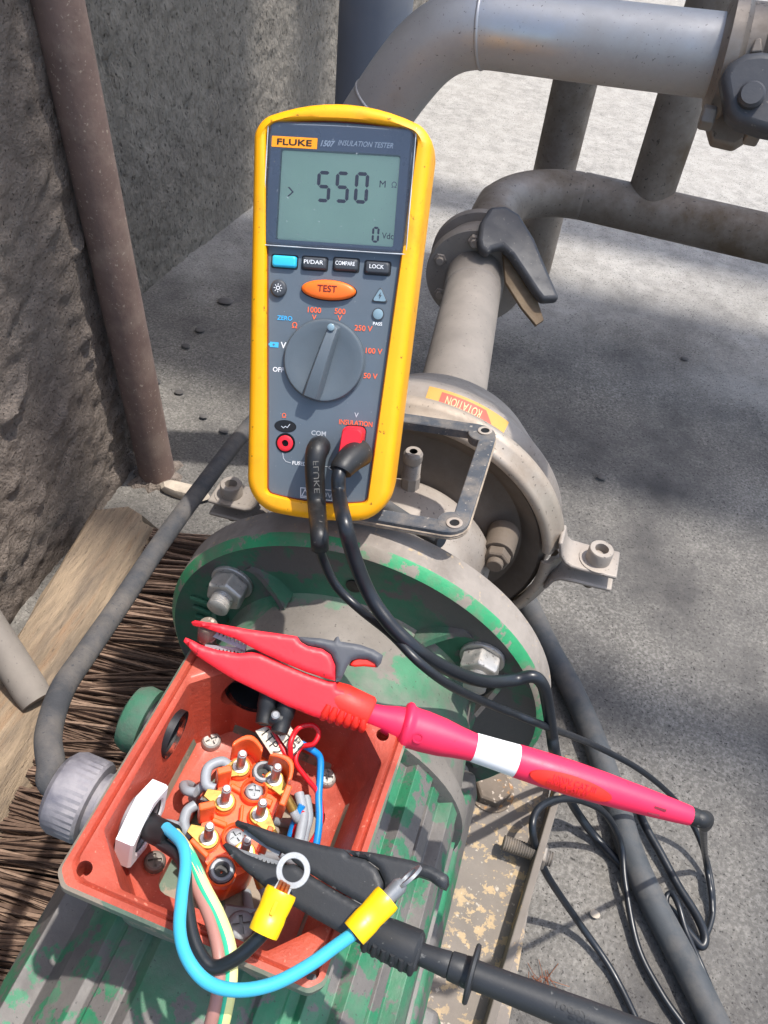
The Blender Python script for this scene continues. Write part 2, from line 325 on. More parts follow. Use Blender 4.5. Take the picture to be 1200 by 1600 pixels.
M['pipe_blue'] = pm('blue_grey_pipe', (104, 110, 121), .6, metal=.3, var=.08, vs=12, dirt=(122, 122, 124), damt=.4, ds=9, bump=.12, bs=260)
M['darkstone'] = pm('dark_grit', (82, 79, 77), .9, var=.2, vs=80, bump=.5, bs=200)
M['copper'] = pm('copper_strand', (186, 112, 70), .35, metal=.8, var=.1, bump=0)
def film_mat():
    mt = bpy.data.materials.new('clear_film'); mt.use_nodes = True; t = mt.node_tree; N = t.nodes; L = t.links; N.clear()
    o = N.new('ShaderNodeOutputMaterial'); tr = N.new('ShaderNodeBsdfTransparent'); gl = N.new('ShaderNodeBsdfGlossy'); gl.inputs['Roughness'].default_value = .06
    df = N.new('ShaderNodeBsdfDiffuse'); df.inputs[0].default_value = (.75, .8, .85, 1)
    fr = N.new('ShaderNodeFresnel'); fr.inputs[0].default_value = 1.5
    nz = N.new('ShaderNodeTexNoise'); nz.inputs['Scale'].default_value = 45; nz.inputs['Detail'].default_value = 4
    tc = N.new('ShaderNodeTexCoord'); L.new(tc.outputs['Object'], nz.inputs['Vector'])
    bp = N.new('ShaderNodeBump'); bp.inputs['Strength'].default_value = .12; bp.inputs['Distance'].default_value = .002; L.new(nz.outputs[0], bp.inputs['Height']); L.new(bp.outputs[0], gl.inputs['Normal']); L.new(bp.outputs[0], fr.inputs['Normal'])
    n2 = N.new('ShaderNodeTexNoise'); n2.inputs['Scale'].default_value = 800; n2.inputs['Detail'].default_value = 3; L.new(tc.outputs['Object'], n2.inputs['Vector'])
    mr = N.new('ShaderNodeMapRange'); mr.inputs[1].default_value = .70; mr.inputs[2].default_value = .75; mr.inputs[3].default_value = .02; mr.inputs[4].default_value = .4; L.new(n2.outputs[0], mr.inputs[0])
    m1 = N.new('ShaderNodeMixShader'); m2 = N.new('ShaderNodeMixShader')
    L.new(mr.outputs[0], m1.inputs[0]); L.new(tr.outputs[0], m1.inputs[1]); L.new(df.outputs[0], m1.inputs[2])
    L.new(fr.outputs[0], m2.inputs[0]); L.new(m1.outputs[0], m2.inputs[1]); L.new(gl.outputs[0], m2.inputs[2]); L.new(m2.outputs[0], o.inputs[0])
    return mt
M['film'] = film_mat()

# ------------------------------------------------------------------ lettering
def text_polys(s, shear=0, bold=0, spacing=1):
    cu = bpy.data.curves.new('t', 'FONT'); cu.body = s; cu.size = 1; cu.align_x = 'CENTER'; cu.shear = shear; cu.offset = bold; cu.space_character = spacing; cu.resolution_u = 3
    ob = bpy.data.objects.new('t', cu); COL.objects.link(ob)
    dg = bpy.context.evaluated_depsgraph_get(); dg.update()
    me = bpy.data.meshes.new_from_object(ob.evaluated_get(dg), depsgraph=dg)
    vs = [v.co.copy() for v in me.vertices]; fs = [tuple(p.vertices) for p in me.polygons]
    bpy.data.objects.remove(ob); bpy.data.curves.remove(cu); bpy.data.meshes.remove(me)
    x0 = min(v.x for v in vs); x1 = max(v.x for v in vs); y0 = min(v.y for v in vs); y1 = max(v.y for v in vs)
    return [V(((v.x - (x0 + x1) / 2) / (x1 - x0), (v.y - (y0 + y1) / 2) / (y1 - y0), 0)) for v in vs], fs, (x1 - x0) / (y1 - y0)
def lettering(mb, s, place, h, wdt=None, shear=0, bold=.012, spacing=1, mi=0):
    """place(u, v) -> point; u,v in metres about the centre of the word"""
    vs, fs, asp = text_polys(s, shear, bold, spacing)
    wdt = wdt or h * asp; b = len(mb.v)
    mb.v += [place(v.x * wdt, v.y * h) for v in vs]
    for f in fs: mb.face(tuple(i + b for i in f), mi)

# ================================================================== THE SETTING
def grid_mesh(name, mat, P0, U, Vv, nu, nv, disp, parent=None):
    mb = MB(); N = U.cross(Vv).normalized()
    for j in range(nv + 1):
        for i in range(nu + 1):
            p = P0 + U * (i / nu) + Vv * (j / nv); mb.v.append(p + N * disp(p))
    for j in range(nv):
        for i in range(nu):
            a = j * (nu + 1) + i; mb.face((a, a + 1, a + nu + 2, a + nu + 1))
    return mb.build(name, mat, parent, smooth=60)
# ground: a wide sheet, finer where the camera looks
gm = MB()
def gdisp(p):
    return .0022 * noise.fractal(p * 14, .9, 2.1, 4) + .0012 * noise.noise(p * 90)
xs = [-30, -6, -2] + [-.8 + .0105 * i for i in range(150)] + [2, 6, 30]
ys = [-30, -6, -1] + [-.35 + .0125 * i for i in range(200)] + [4, 8, 40]
for yy in ys:
    for xx in xs:
        p = V((xx, yy, 0)); p.z = gdisp(p) - .001 if abs(xx) < 1 and -.5 < yy < 2.5 else -.001; gm.v.append(p)
for j in range(len(ys) - 1):
    for i in range(len(xs) - 1):
        a = j * len(xs) + i; gm.face((a, a + 1, a + len(xs) + 1, a + len(xs)))
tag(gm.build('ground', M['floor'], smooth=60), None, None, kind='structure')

def rough(p):
    n1 = noise.fractal(p * 55, .8, 2.0, 3); n2 = noise.noise(p * 17); n3 = noise.noise(V((p.x, p.y, p.z * .5)) * 130)
    n4 = noise.noise(V((p.x * 20, p.y * 60 + p.z * 34, p.z * 9 - p.y * 15)))
    return .0022 * n1 + .0020 * n2 + .0024 * n3 - .006 * max(0, n4 - .45) - .006 * max(0, n2 * n1 - .1)
WX = -.345
chips = []
for x, y, L, wd, hgt in ((82, 352, .030, .004, .006), (118, 385, .022, .004, .006), (135, 520, .016, .004, .005), (142, 555, .018, .0035, .005), (30, 610, .034, .004, .005), (90, 655, .036, .006, .007), (15, 640, .022, .004, .006), (62, 772, .026, .004, .006), (20, 760, .018, .004, .004), (60, 300, .05, .002, .003), (40, 480, .06, .002, -.003), (110, 700, .04, .003, -.004), (170, 690, .02, .003, .004), (5, 880, .03, .004, .005)):
    d = ray(x, y); chips.append((C + d * ((WX - C.x) / d.x), L, wd, hgt, math.radians(random.uniform(20, 60))))
def chipped(p):
    h = rough(p)
    for c, L, wd, hg, a in chips:
        dy, dz = p.y - c.y, p.z - c.z
        if abs(dy) + abs(dz) < .06:
            u = dy * math.cos(a) + dz * math.sin(a); v = -dy * math.sin(a) + dz * math.cos(a); h += hg * math.exp(-(u / L * 2.2) ** 2 - (v / wd) ** 2)
    return h
wb = thing('concrete_wall', 'rough brown-grey rendered wall at the left, behind the wooden broom head', 'wall', loc=(WX, 0, 0))
grid_mesh('wall_face', M['wall'], V((WX, -.45, -.02)), V((0, .762, 0)), V((0, 0, 1.0)), 200, 270, chipped, wb)
mb = MB(); mb.box((WX - .096, -.07, .46), (.17, .758, .96)); mb.build('wall_core', M['wall'], wb)
w2 = thing('rendered_wall', 'tall grey pitted rendered wall behind the brown pole and yellow meter', 'wall', loc=(-.5, .6, 0))
B0 = V((-.546, .27, -.02)); B1 = V((-.15, 4.2, -.02))
mbw = MB(); NU, NV = 430, 220
Nn = V((B1.y - B0.y, -(B1.x - B0.x), 0)).normalized()
for j in range(NV + 1):
    for i in range(NU + 1):
        t = (i / NU) ** 1.6; p = B0.lerp(B1, t) + V((0, 0, 1.5 * (j / NV))); mbw.v.append(p + Nn * (rough(p) * 1.1))
for j in range(NV):
    for i in range(NU):
        a = j * (NU + 1) + i; mbw.face((a, a + 1, a + NU + 2, a + NU + 1))
mbw.build('wall_face', M['wall2'], w2, smooth=60)
mb = MB(); q = Nn * -.012; r_ = Nn * -.2
mb.prism([B0 + q, B1 + q, B1 + r_, B0 + r_], (0, 0, 1.49)); mb.build('wall_core', M['wall2'], w2)

# unseen duct added overhead: casts a soft shadow band on floor and valve line
od = thing('added_shade_duct', 'large unseen duct added high above the pump to shade the floor', 'duct', loc=(0, 1.15, 5))
mb = MB(); mb.cyl((-9, 1.20, 5.0), (9, 1.12, 5.0), .235, n=32); mb.build('shade_duct_shell', M['pipe_dust'], od)
for k in range(-4, 5):
    mb = MB(); mb.lathe([(.235, -.02), (.275, -.02), (.275, .02), (.235, .02)], (k * 2.0, 1.16 - .0044 * k * 2, 5.0), (1, -.0044, 0), 32, cap=False); mb.build('shade_duct_flange', M['pipe_dust'], od)

for nm, lab, p, q, r in (('added_shade_pipe', 'slim unseen pipe added overhead for shade, nearest the motor', (-9, .62, 5.0), (9, .66, 5.0), .045), ('added_shade_pipe', 'slim unseen pipe added overhead for shade, beyond the large duct', (-9, 1.62, 5.0), (9, 1.56, 5.0), .06), ('added_shade_pipe', 'unseen overhead pipe added to shade the right edge, along the motor axis', (1.93, -4, 4.6), (1.80, .66, 4.6), .15)):  # unseen pipes added overhead to dapple the floor and darken its right edge
    op = thing(nm, lab, 'pipe', loc=p, group='added shade pipes'); mb = MB(); mb.cyl(p, q, r, n=24); mb.build('tube', M['pipe_dust'], op)

# ================================================================== pole, broom, crumbs
po = thing('steel_pole', 'rusty brown upright steel pole standing in front of the rough wall', 'pole', loc=(-.3165, .288, 0))
pt_ = ay(90, 0, .275); pdir = (pt_ - V((-.3165, .288, 0))).normalized()
mb = MB(); mb.lathe([(.0195, -.01), (.0195, .01), (.019, .03), (.0182, .6), (.0180, 1.4)], (-.3165, .288, 0), pdir, 32); mb.build('tube', M['pole'], po)
mb = MB()
pts = [(.036 + .007 * math.sin(k * 2.3) + .005 * math.sin(k * 5.1)) for k in range(22)]
rg = lambda s, z: [V((-.3165 + pts[k] * s * math.cos(k * .2856), .288 + pts[k] * s * math.sin(k * .2856), z)) for k in range(22)]
mb.rings([rg(.8, -.002), rg(.68, .003), rg(.5, .006)]); mb.build('mortar_foot', M['wall'], po)

# broom head lying on its side: board, bristle tufts pointing towards the motor, stub of the handle
bA = az(200, 792, .05); bB = az(-45, 1225, .05)
bd = (bB - bA).normalized(); bn = V((-bd.y, bd.x, 0));  bn = bn if bn.x > 0 else -bn
br = thing('broom', 'weathered wooden broom head with brown bristles lying beside the motor', 'broom', loc=(bA.x, bA.y, 0))
def bp_(s, t, z): return V((bA.x, bA.y, 0)) + bd * s + bn * t + V((0, 0, z))
LB = .44
mb = MB()
R = []
nn = 26
for i in range(nn + 1):
    s = LB * i / nn; e = .002 * noise.noise(V((s * 30, 1, 2))); e2 = .0025 * noise.noise(V((s * 40, 5, 2)))
    R.append([bp_(s, -.030 + e, .012), bp_(s, -.032 + e, .046), bp_(s, -.028, .050 + e), bp_(s, .0, .0505), bp_(s, .016 + e2, .049), bp_(s, .019 + e2, .046), bp_(s, .034 + e2, .020), bp_(s, .033, .012)])
R[0] = [p + bd * .006 * (k % 3) for k, p in enumerate(R[0])]
mb.rings(R); mb.build('board', M['wood'], br, smooth=25)
hb = az(48, 1080, .056); hd = V((-.75, .42, .42)).normalized()
mb = MB(); mb.lathe([(.0125, -.01), (.0135, 0), (.0135, .35)], hb, hd, 28); mb.build('handle', M['pipe_dust'], br)
nt_ = 21
for k in range(nt_):
    s0 = .016 + (LB - .03) * k / nt_; mb = MB()
    fan = .28 * math.sin(k * 1.9) * .6
    for q in range(95):
        s = s0 + random.gauss(0, .0046); z = .016 + abs(random.gauss(0, .010)); z = min(z, .036)
        Lb = random.uniform(.12, .165); a = fan * .7 + random.gauss(0, .055); up = random.gauss(.02, .06)
        d = (bn * math.cos(a) + bd * math.sin(a) + V((0, 0, up))).normalized()
        p0 = bp_(s, .028, z); p2 = p0 + d * Lb + V((0, 0, random.gauss(-.004, .006))); p2.z = max(.004, p2.z)
        p1 = p0.lerp(p2, .5) + V((random.gauss(0, .002), random.gauss(0, .002), random.gauss(.002, .003))); p1.z = max(.004, p1.z)
        rr = random.uniform(.0009, .0018)
        mb.tube([p0, p1, p2], [rr, rr, rr * .7], 3, mi=1 if random.random() < .3 else 0, cap=False)
    mb.build('bristle_tuft', [M['bristle'], M['bristle2']], br, smooth=0)

def crumb(name, label, cat, c, size, mat, seed, group=None):
    mb = MB(); n = 10; R = []
    for i in range(5):
        ph = math.pi * (i + .5) / 5; R.append([V(c) + V((size[0] * math.sin(ph) * math.cos(2 * math.pi * k / n), size[1] * math.sin(ph) * math.sin(2 * math.pi * k / n), -size[2] * math.cos(ph))) for k in range(n)])
    mb.rings(R)
    for i, p in enumerate(mb.v): mb.v[i] = p + V((1, 1, .5)) * .3 * size[2] * noise.noise(p * 60 + V((seed, 0, 0)))
    return tag(mb.build(name, mat, smooth=35), label, cat, group)
crumb('plaster_lump', 'pale plaster lump on the floor beside the pole foot', 'rubble', az(288, 768, .004), (.030, .010, .009), M['stone'], 1)
for i, (x, y, r) in enumerate([(352, 470, .011), (312, 515, .007), (290, 540, .006), (243, 595, .007), (280, 612, .006), (318, 650, .005), (350, 672, .006), (930, 1428, .004), (1070, 560, .006), (940, 745, .006)]):
    crumb('grit_lump', ['largest dark lump on the floor between pole and meter', 'dark grit lump on the floor, upper of two beside the largest lump', 'dark grit lump left of centre on the floor strip', 'dark lump on the floor right beside the pole', 'dark flat lump near the pole on the floor', 'small dark lump on the floor above the thick grey cable', 'small dark lump nearest the thick grey cable', 'tan crumb on the floor among the black test leads', 'dark grit lump in the shaded floor beyond the pump', 'dark grit lump on the floor right of the clamp'][i], 'grit', az(x, y, .002), (r, r * .8, r * .22), M['stone'] if i == 7 else M['darkstone'], i * 3.1, 'grit on the floor')

# ================================================================== fasteners
def hexring(o, a, r, h0, h1, mb, mi=0, rot=0, ch=.12):
    u, w_, a = frame(a); R = []
    H = [(1 - ch, h0), (1, h0 + (h1 - h0) * .15), (1, h0 + (h1 - h0) * .85), (1 - ch, h1)]
    for s, h in H: R.append([V(o) + a * h + u * (r * s * math.cos(rot + k * math.pi / 3)) + w_ * (r * s * math.sin(rot + k * math.pi / 3)) for k in range(6)])
    mb.rings(R, mi=mi)
def thread(mb, o, a, r, h0, h1, pitch=.0012, n=20, mi=0):
    prof = []; k = max(2, int((h1 - h0) / pitch))
    for i in range(k): prof += [(r * .88, h0 + (h1 - h0) * i / k), (r, h0 + (h1 - h0) * (i + .5) / k)]
    prof.append((r * .8, h1)); mb.lathe(prof, o, a, n, mi=mi)
def screw_mb(o, a, r=.0042, h=.0026, slot=True, rot=0):
    """pan-head screw with a real cross recess"""
    u, w_, a = frame(a); mb = MB(); n = 24; hw = .16
    # domed head built as ring of wedges leaving a cross-shaped slot: rings then recessed cross as boxes
    mb.lathe([(r, 0), (r, h * .55), (r * .9, h * .85), (r * .72, h)], o, a, n)
    return mb, u, w_
def screw(name, o, a, parent, mat, r=.0042, h=.0026, rot=.4):
    mb, u, w_ = screw_mb(V((0, 0, 0)), (0, 0, 1), r, h)
    ob = mb.build(name, mat, parent, local=True, smooth=40)
    Rz = Matrix.Rotation(rot, 4, 'Z')
    c1 = MB(); c1.box((0, 0, h), (r * 1.25, r * .26, h * .9), Rz.to_3x3()); c2 = MB(); c2.box((0, 0, h), (r * .26, r * 1.25, h * .88), Rz.to_3x3())
    cut(ob, [c1]); cut(ob, [c2])
    fu, fw_, fa = frame(a); MM = Matrix((fu, fw_, fa)).transposed().to_4x4(); MM.translation = V(o)
    L = WM[parent].inverted() @ MM
    ob.data.transform(L)
    return ob
def capscrew(parent, o, a, r=.0075, h=.009, name='socket_bolt', mat=None):
    mb = MB(); mb.lathe([(r * 1.5, -.0012), (r * 1.5, 0), (r, 0), (r, h * .9), (r * .92, h), (r * .55, h), (r * .55, h * .98)], o, a, 28)
    # socket well
    mb.f.pop(); mb.m.pop()
    u, w_, aa = frame(a); b = len(mb.v) - 28
    R = [[V(o) + aa * hh + u * (r * .5 * s * math.cos(2 * math.pi * k / 28)) + w_ * (r * .5 * s * math.sin(2 * math.pi * k / 28)) for k in range(28)] for s, hh in ((1.1, h * .98), (1, h * .4))]
    mb.rings(R, cap0=False)
    return mb.build(name, mat or M['zinc'], parent, smooth=35)

# ================================================================== ELECTRIC MOTOR
ZA = .21
AX = V((0, 1, 0))
mo = thing('electric_motor', 'dusty motor with peeling green paint, ribbed body and round bolted end flange', 'motor', loc=(0, -.2, .08))
def ringxz(fn, y, n=None): return [V((x, y, ZA + z)) for x, z in fn]
# ribbed stator frame
prof = []
def addp(r, deg): prof.append((r * math.cos(math.radians(deg)), r * math.sin(math.radians(deg))))
ribs = [(-20, 3, .006), (-6, 3, .006), (9, 2.4, .004), (22, 3.6, .0065), (34, 2.2, .003), (44, 4.2, .0055), (57, 2.6, .0035), (68, 3.2, .002), (90, 12, .0035), (111, 3.4, .0016), (124, 5.0, .0030), (149, 7.5, .0100), (172, 4, .006), (188, 4, .006), (202, 3, .006)]
r0 = .0805
for dgr, wd, hgt in ribs:
    addp(r0, dgr - wd * 1.35); addp(r0 + hgt, dgr - wd); addp(r0 + hgt, dgr + wd); addp(r0, dgr + wd * 1.35)
addp(r0 * .98, 225); addp(r0 * .98, 250); addp(r0 * .98, 270); addp(r0 * .98, 290); addp(r0 * .98, 315)
mb = MB(); ysec = [(-.082, .94), (-.088, .985), (-.096, 1), (-.62, 1)]
mb.rings([[V((x * s, y, ZA + z * s)) for x, z in prof] for y, s in ysec])
mb.build('stator_frame', M['green'], mo, smooth=22, bevel=.0016, seg=2)
# feet: side blocks stepping down to the base plate
for sx in (1, -1):
    mb = MB(); mb.prism([V((sx * .060, -.62, .10)), V((sx * .060, -.62, .175)), V((sx * .090, -.62, .172)), V((sx * .095, -.62, .150)), V((sx * .098, -.62, .087))], (0, .585, 0))
    mb.build('foot', M['green'], mo, bevel=.003)
    mb = MB(); mb.prism([V((sx * .0895, -.30, .128)), V((sx * .104, -.30, .122)), V((sx * .112, -.30, .0895)), V((sx * .097, -.30, .0895))], (0, .145, 0))
    mb.build('foot_lug', M['green'], mo, bevel=.003)
# bell-shaped end shield between frame and flange
prof = [(.079, -.100), (.0885, -.097), (.0885, -.088), (.083, -.080), (.081, -.055), (.079, -.040), (.078, -.030), (.081, -.024), (.085, -.021)]
mb = MB(); mb.lathe(prof, (0, 0, ZA), AX, 72); mb.build('end_shield', M['dusty_green'], mo, smooth=50)
# flange: dusty rim, green chamfer, dark face with bore-side fillet
RF = .12
mb = MB(); mb.lathe([(.062, -.002), (RF - .001, -.001), (RF, -.003), (RF - .0004, -.0190)], (0, 0, ZA), AX, 128, cap=False); mb.build('flange_rim', M['rim_dust'], mo)
mb = MB(); mb.lathe([(RF - .0004, -.0190), (RF - .0009, -.0202), (RF - .0042, -.0242), (RF - .0050, -.0248)], (0, 0, ZA), AX, 128, cap=False); mb.build('flange_chamfer', M['green_edge'], mo, smooth=20)
mb = MB(); mb.lathe([(RF - .0050, -.0248), (RF - .0065, -.0244), (RF - .009, -.0235), (.088, -.0232), (.080, -.026)], (0, 0, ZA), AX, 128, cap=False); mb.build('flange_face', M['flange_face'], mo, smooth=40)
BC = .0965; bz = .0625; bxr = .0737
for k, (sx, sz) in enumerate(((-1, 1), (1, 1), (-1, -1), (1, -1))):
    o = V((sx * bxr, -.0235, ZA + sz * bz))
    # gusset fillet running from the bolt seat to the end shield
    cdir = V((-sx * .72, 0, -sz * .69)); tdir = V((cdir.z, 0, -cdir.x))
    for tsn in (-1, 1):
        mb = MB(); e = o + tdir * tsn * .0185 - cdir * .004; g = V((0, 0, ZA)) + (e - V((0, e.y, ZA))).normalized() * .081
        g = e + (cdir * .55 + tdir * -tsn * -.25).normalized() * .028
        R = []
        for i in range(7):
            t = i / 6; c = e.lerp(g, t) + cdir * (-.003 * math.sin(t * math.pi)); hgt = .001 + .013 * t * t; wd = .004 - .001 * t
            R.append([c + tdir * wd + V((0, .001, 0)), c + tdir * wd * .5 + V((0, -hgt, 0)), c - tdir * wd * .5 + V((0, -hgt, 0)), c - tdir * wd + V((0, .001, 0))])
        mb.rings(R); mb.build('gusset', M['flange_face'], mo, smooth=50)
    mb = MB(); mb.lathe([(.0126, -.002), (.0126, .0015), (.0122, .002), (.007, .002)], o, -AX, 32); bo = mb.build('flange_bolt', M['zinc'], mo)
    mb = MB(); hexring(o, -AX, .0116, .002, .0130, mb, rot=.35 + .3 * k, ch=.08); mb.build('hex_nut', M['zinc'], bo, smooth=20, bevel=.0006)
    mb = MB(); thread(mb, o, -AX, .0063, .012, .0215, .0014, 24); mb.build('stud_end', M['zinc'], bo, smooth=60)
# raised casting figures on the flange face, left side
mb = MB()
for k in range(4):
    c = V((-.096 + .003 * k * .4, -.0245, ZA + .036 - .0085 * k)); a_ = math.radians(18 + 6 * k)
    u = V((math.cos(a_), 0, -math.sin(a_) * .2)).normalized(); wv = V((0, 0, 1))
    mb.tube([c - u * .0058, c - u * .002 + wv * .0004, c + u * .0058], [.0014, .0017, .0014], 8)
mb.build('casting_figures', M['flange_face'], mo, smooth=60)
# dark vent hole in the flange
mb = MB(); mb.lathe([(.0045, 0), (.0045, .0008), (.004, .001)], ay(553, 915, -.0236), -AX, 20); mb.build('drain_hole', M['black'], mo)

# ------------------------------------------------------------------ base frame the motor stands on
ba = thing('base_frame', 'steel base frame with flaking beige paint and raised edges under the motor', 'base plate', loc=(0, -.2, 0))
mb = MB(); mb.box((.008, -.30, .082), (.280, .66, .008)); mb.build('plate', M['base'], ba, bevel=.001)
e0 = az(873, 1215, .108); e1 = az(760, 1598, .108)
dr = (e1 - e0).normalized()
def lipmesh(name, p, q, tx):
    mb = MB(); mb.prism([p, p + V((tx, 0, 0)), p + V((tx, 0, -.03)), p + V((0, 0, -.03))], q - p); return mb.build(name, M['lip'], ba, bevel=.0008)
lipmesh('edge_strip', e0 - dr * .02, e0 + dr * .5, .005)
lipmesh('edge_strip', V((-.134, .03, .104)), V((-.134, -.63, .104)), .006)
mb = MB(); mb.box((.008, -.30, .039), (.24, .62, .076)); mb.build('pedestal', M['lip'], ba)
o = az(768, 1236, .0865); mb = MB(); hexring(o, (0, 0, 1), .0135, 0, .009, mb, rot=.5); mb.cyl(o, o + V((0, 0, .0008)), .0165); mb.build('hex_bolt', M['boltrust'], ba, smooth=20, bevel=.0006)
s0 = az(786, 1316, .099); s1 = az(822, 1327, .099); sd = V((1, -.02, 0)).normalized()
mb = MB(); thread(mb, s0, sd, .0052, 0, .034, .0016, 20); mb.build('jacking_stud', M['darksteel'], ba, smooth=60)
mb = MB(); hexring(s0 + sd * .0225, sd, .0088, 0, .007, mb, rot=.2); mb.build('hex_nut', M['darksteel'], ba, smooth=20, bevel=.0005)

# ================================================================== PUMP
pu = thing('centrifugal_pump', 'dusty stainless pump with clamped casing and rotation sticker behind the motor flange', 'pump', loc=(0, .13, 0))
PC = V((0, 0, ZA))
# casing drum
mb = MB(); mb.lathe([(.097, .122), (.0985, .124), (.1035, .140), (.1050, .1455), (.1050, .1475), (.1010, .1540), (.088, .178), (.074, .205), (.04, .222)], PC, AX, 96, cap=False); mb.build('casing', M['dustmetal'], pu, smooth=35)
# dished cover inside the clamp
mb = MB(); mb.lathe([(.098, .118), (.094, .114), (.088, .116), (.080, .123), (.070, .121), (.060, .112), (.054, .108), (.03, .107), (.0005, .107)], PC, AX, 96, cap=False); mb.build('cover', M['inner'], pu, smooth=45)
# lantern between flange and cover
mb = MB(); mb.lathe([(.066, -.001), (.066, .012), (.058, .020), (.056, .060), (.060, .075), (.064, .082), (.064, .094), (.056, .104), (.050, .108)], PC, AX, 72, cap=False); lant = mb.build('lantern', M['dustmetal'], pu, smooth=40)
o = V((.008, .0555, ZA + .0605))
mb = MB(); mb.lathe([(.0085, -.02), (.0085, -.001), (.0078, 0)], V((.012, .050, ZA + .0575)), (.1, -.2, 1), 24); mb.build('oil_hole', M['black'], pu)
# grease nipple standing on the lantern
no = az(640, 770, ZA + .058); no = V((no.x, no.y, ZA + .053)); nd = (ay(646, 708, no.y + .001) - no).normalized()
mb = MB(); mb.cyl(no, no + nd * .020, .0062, n=8); mb.lathe([(.0060, .020), (.0052, .021)], no, nd, 20)
thread(mb, no, nd, .0058, .020, .032, .0014, 20); mb.lathe([(.0058, .032), (.0062, .034), (.0062, .038), (.005, .040), (.0026, .040)], no, nd, 20, cap=False); mb.build('vent_nipple', M['dustmetal'], pu, smooth=30)
mb = MB(); mb.lathe([(.0027, .0398), (.0026, .0330), (.0005, .033)], no, nd, 16, cap=False); mb.build('nipple_bore', M['black'], pu)
# cover bolts
for px, py in ((779, 862), (600, 905)):
    o = ay(px, py, .092); mb = MB(); mb.lathe([(.011, -.02), (.0105, 0), (.0105, .002)], o, -AX, 24); hexring(o, -AX, .0092, .002, .010, mb, rot=.2); mb.lathe([(.0055, .010), (.0055, .014), (.0048, .0145)], o, -AX, 18); mb.build('cover_bolt', M['inner'], pu, smooth=25, bevel=.0004)
# clamp band: two half rings with ears and bolts
def vband(a0, a1, name):
    sec = [(.0965, .1105), (.0985, .1085), (.1020, .1085), (.1040, .1105), (.1050, .1140), (.1085, .1165), (.1105, .1205), (.1098, .1250), (.1065, .1280), (.1030, .1285), (.1030, .1260), (.1060, .1250), (.1075, .1215), (.1060, .1185), (.1025, .1165), (.1010, .1125), (.0985, .1115)]
    n = 72; R = []
    for i in range(n + 1):
        a = a0 + (a1 - a0) * i / n; R.append([PC + V((r * math.cos(a), y, r * math.sin(a))) for r, y in sec])
    mb = MB(); mb.rings(R); return mb.build(name, M['band'], pu, smooth=50)
AR = math.radians(9.0); AL = math.radians(186.0)
band = vband(AR + .025, AL - .03, 'clamp_band'); band2 = vband(AL - 2 * math.pi + .05, AR - .07, 'clamp_band')
def ear(sgn, c, up, parent, ang):
    """pressed ear: plate curling out of the band, thickness 3 mm, rounded free end"""
    u = V((math.cos(ang), 0, math.sin(ang))) * sgn
    if sgn < 0: u = V((-math.cos(ang), 0, -math.sin(ang)))
    nrm = V((0, 0, 1)) * up
    pathr = [(-.030, -.000 + .022), (-.0265, .011), (-.022, .0055), (-.0165, .0035), (-.010, .003), (.004, .003), (.0145, .003)]
    R = []
    for k, (s, h) in enumerate(pathr):
        wd = .0095 + .003 * min(1, k / 3); c0 = c + u * s + nrm * h
        tdir = (u * .2 + nrm * -.98) if k < 2 else ((u * .7 - nrm * .7) if k == 2 else u)
        nn_ = V((0, 1, 0)).cross(tdir.normalized()); nn_ = nn_ if nn_.dot(nrm) > 0 else -nn_
        R.append([c0 + V((0, -wd, 0)), c0 + V((0, wd, 0)), c0 + V((0, wd, 0)) + nn_ * .0032, c0 + V((0, -wd, 0)) + nn_ * .0032])
    mb = MB(); mb.rings(R); return mb.build('clamp_ear', M['dustmetal'], parent, smooth=50, bevel=.0012)
cR = ay(934, 874, .117) - V((0, 0, .006)); cL = ay(362, 772, .117) - V((0, 0, .006))
for c, sg in ((cR, 1), (cL, -1)):
    ear(sg, c, 1, band, 0.05); ear(sg, c - V((0, 0, .004)), -1, band2, 0.05)
    capscrew(band, c + V((0, 0, .0065)), (0, 0, 1), .0086, .0105, mat=M['dustmetal'])
    o = c - V((0, 0, .0102)); mb = MB(); hexring(o, (0, 0, -1), .0075, 0, .005, mb); mb.cyl(o - V((0, 0, .005)), o - V((0, 0, .010)), .0042, n=16); mb.build('clamp_nut', M['inner'], band2, smooth=25)
# rotation sticker on the casing shoulder
def drum(a, t, off=.0005):       # t 0 = front edge, 1 = back edge of the shoulder cone
    r = .0992 + (.1052 - .0992) * t + off; y = .1262 + (.1462 - .1262) * t - off
    return PC + V((r * math.cos(a), y, r * math.sin(a)))
def find_a(px, py, t):
    best = None
    for i in range(400):
        a = math.pi * i / 400; x, y = proj(drum(a, t)); dd = (x - px) ** 2 + (y - py) ** 2
        if best is None or dd < best[0]: best = (dd, a)
    return best[1]
sa0 = find_a(668, 612, .5); sa1 = find_a(790, 672, .5)
mb = MB(); n = 24
mb.rings([[drum(sa0 + (sa1 - sa0) * i / n, t, .0005) for i in range(n + 1)] for t in (.06, .5, .93)], close=False, cap0=False, cap1=False); stk = mb.build('rotation_sticker', M['sticker_y'], pu)
mb = MB(); n = 24; ra0 = sa0 + (sa1 - sa0) * .16; ra1 = sa0 + (sa1 - sa0) * .70; ra2 = sa0 + (sa1 - sa0) * .86
mb.rings([[drum(ra0 + (ra1 - ra0) * i / n, t, .0009) for i in range(n + 1)] for t in (.30, .82)], close=False, cap0=False, cap1=False)
b = len(mb.v); mb.v += [drum(ra1, .30, .0009), drum(ra1, .82, .0009), drum(ra2, .36, .0009)]; mb.face((b, b + 2, b + 1))
mb.build('arrow', M['sticker_r'], stk)
mb = MB(); am = (ra0 + ra1) / 2 + (ra1 - ra0) * .03; vs, fs, asp = text_polys('ROTATION', 0, .008)
for v in vs: mb.v.append(drum(am - v.x * (ra1 - ra0) * .80, .56 - v.y * .34, .0013))
for f in fs: mb.face(f)
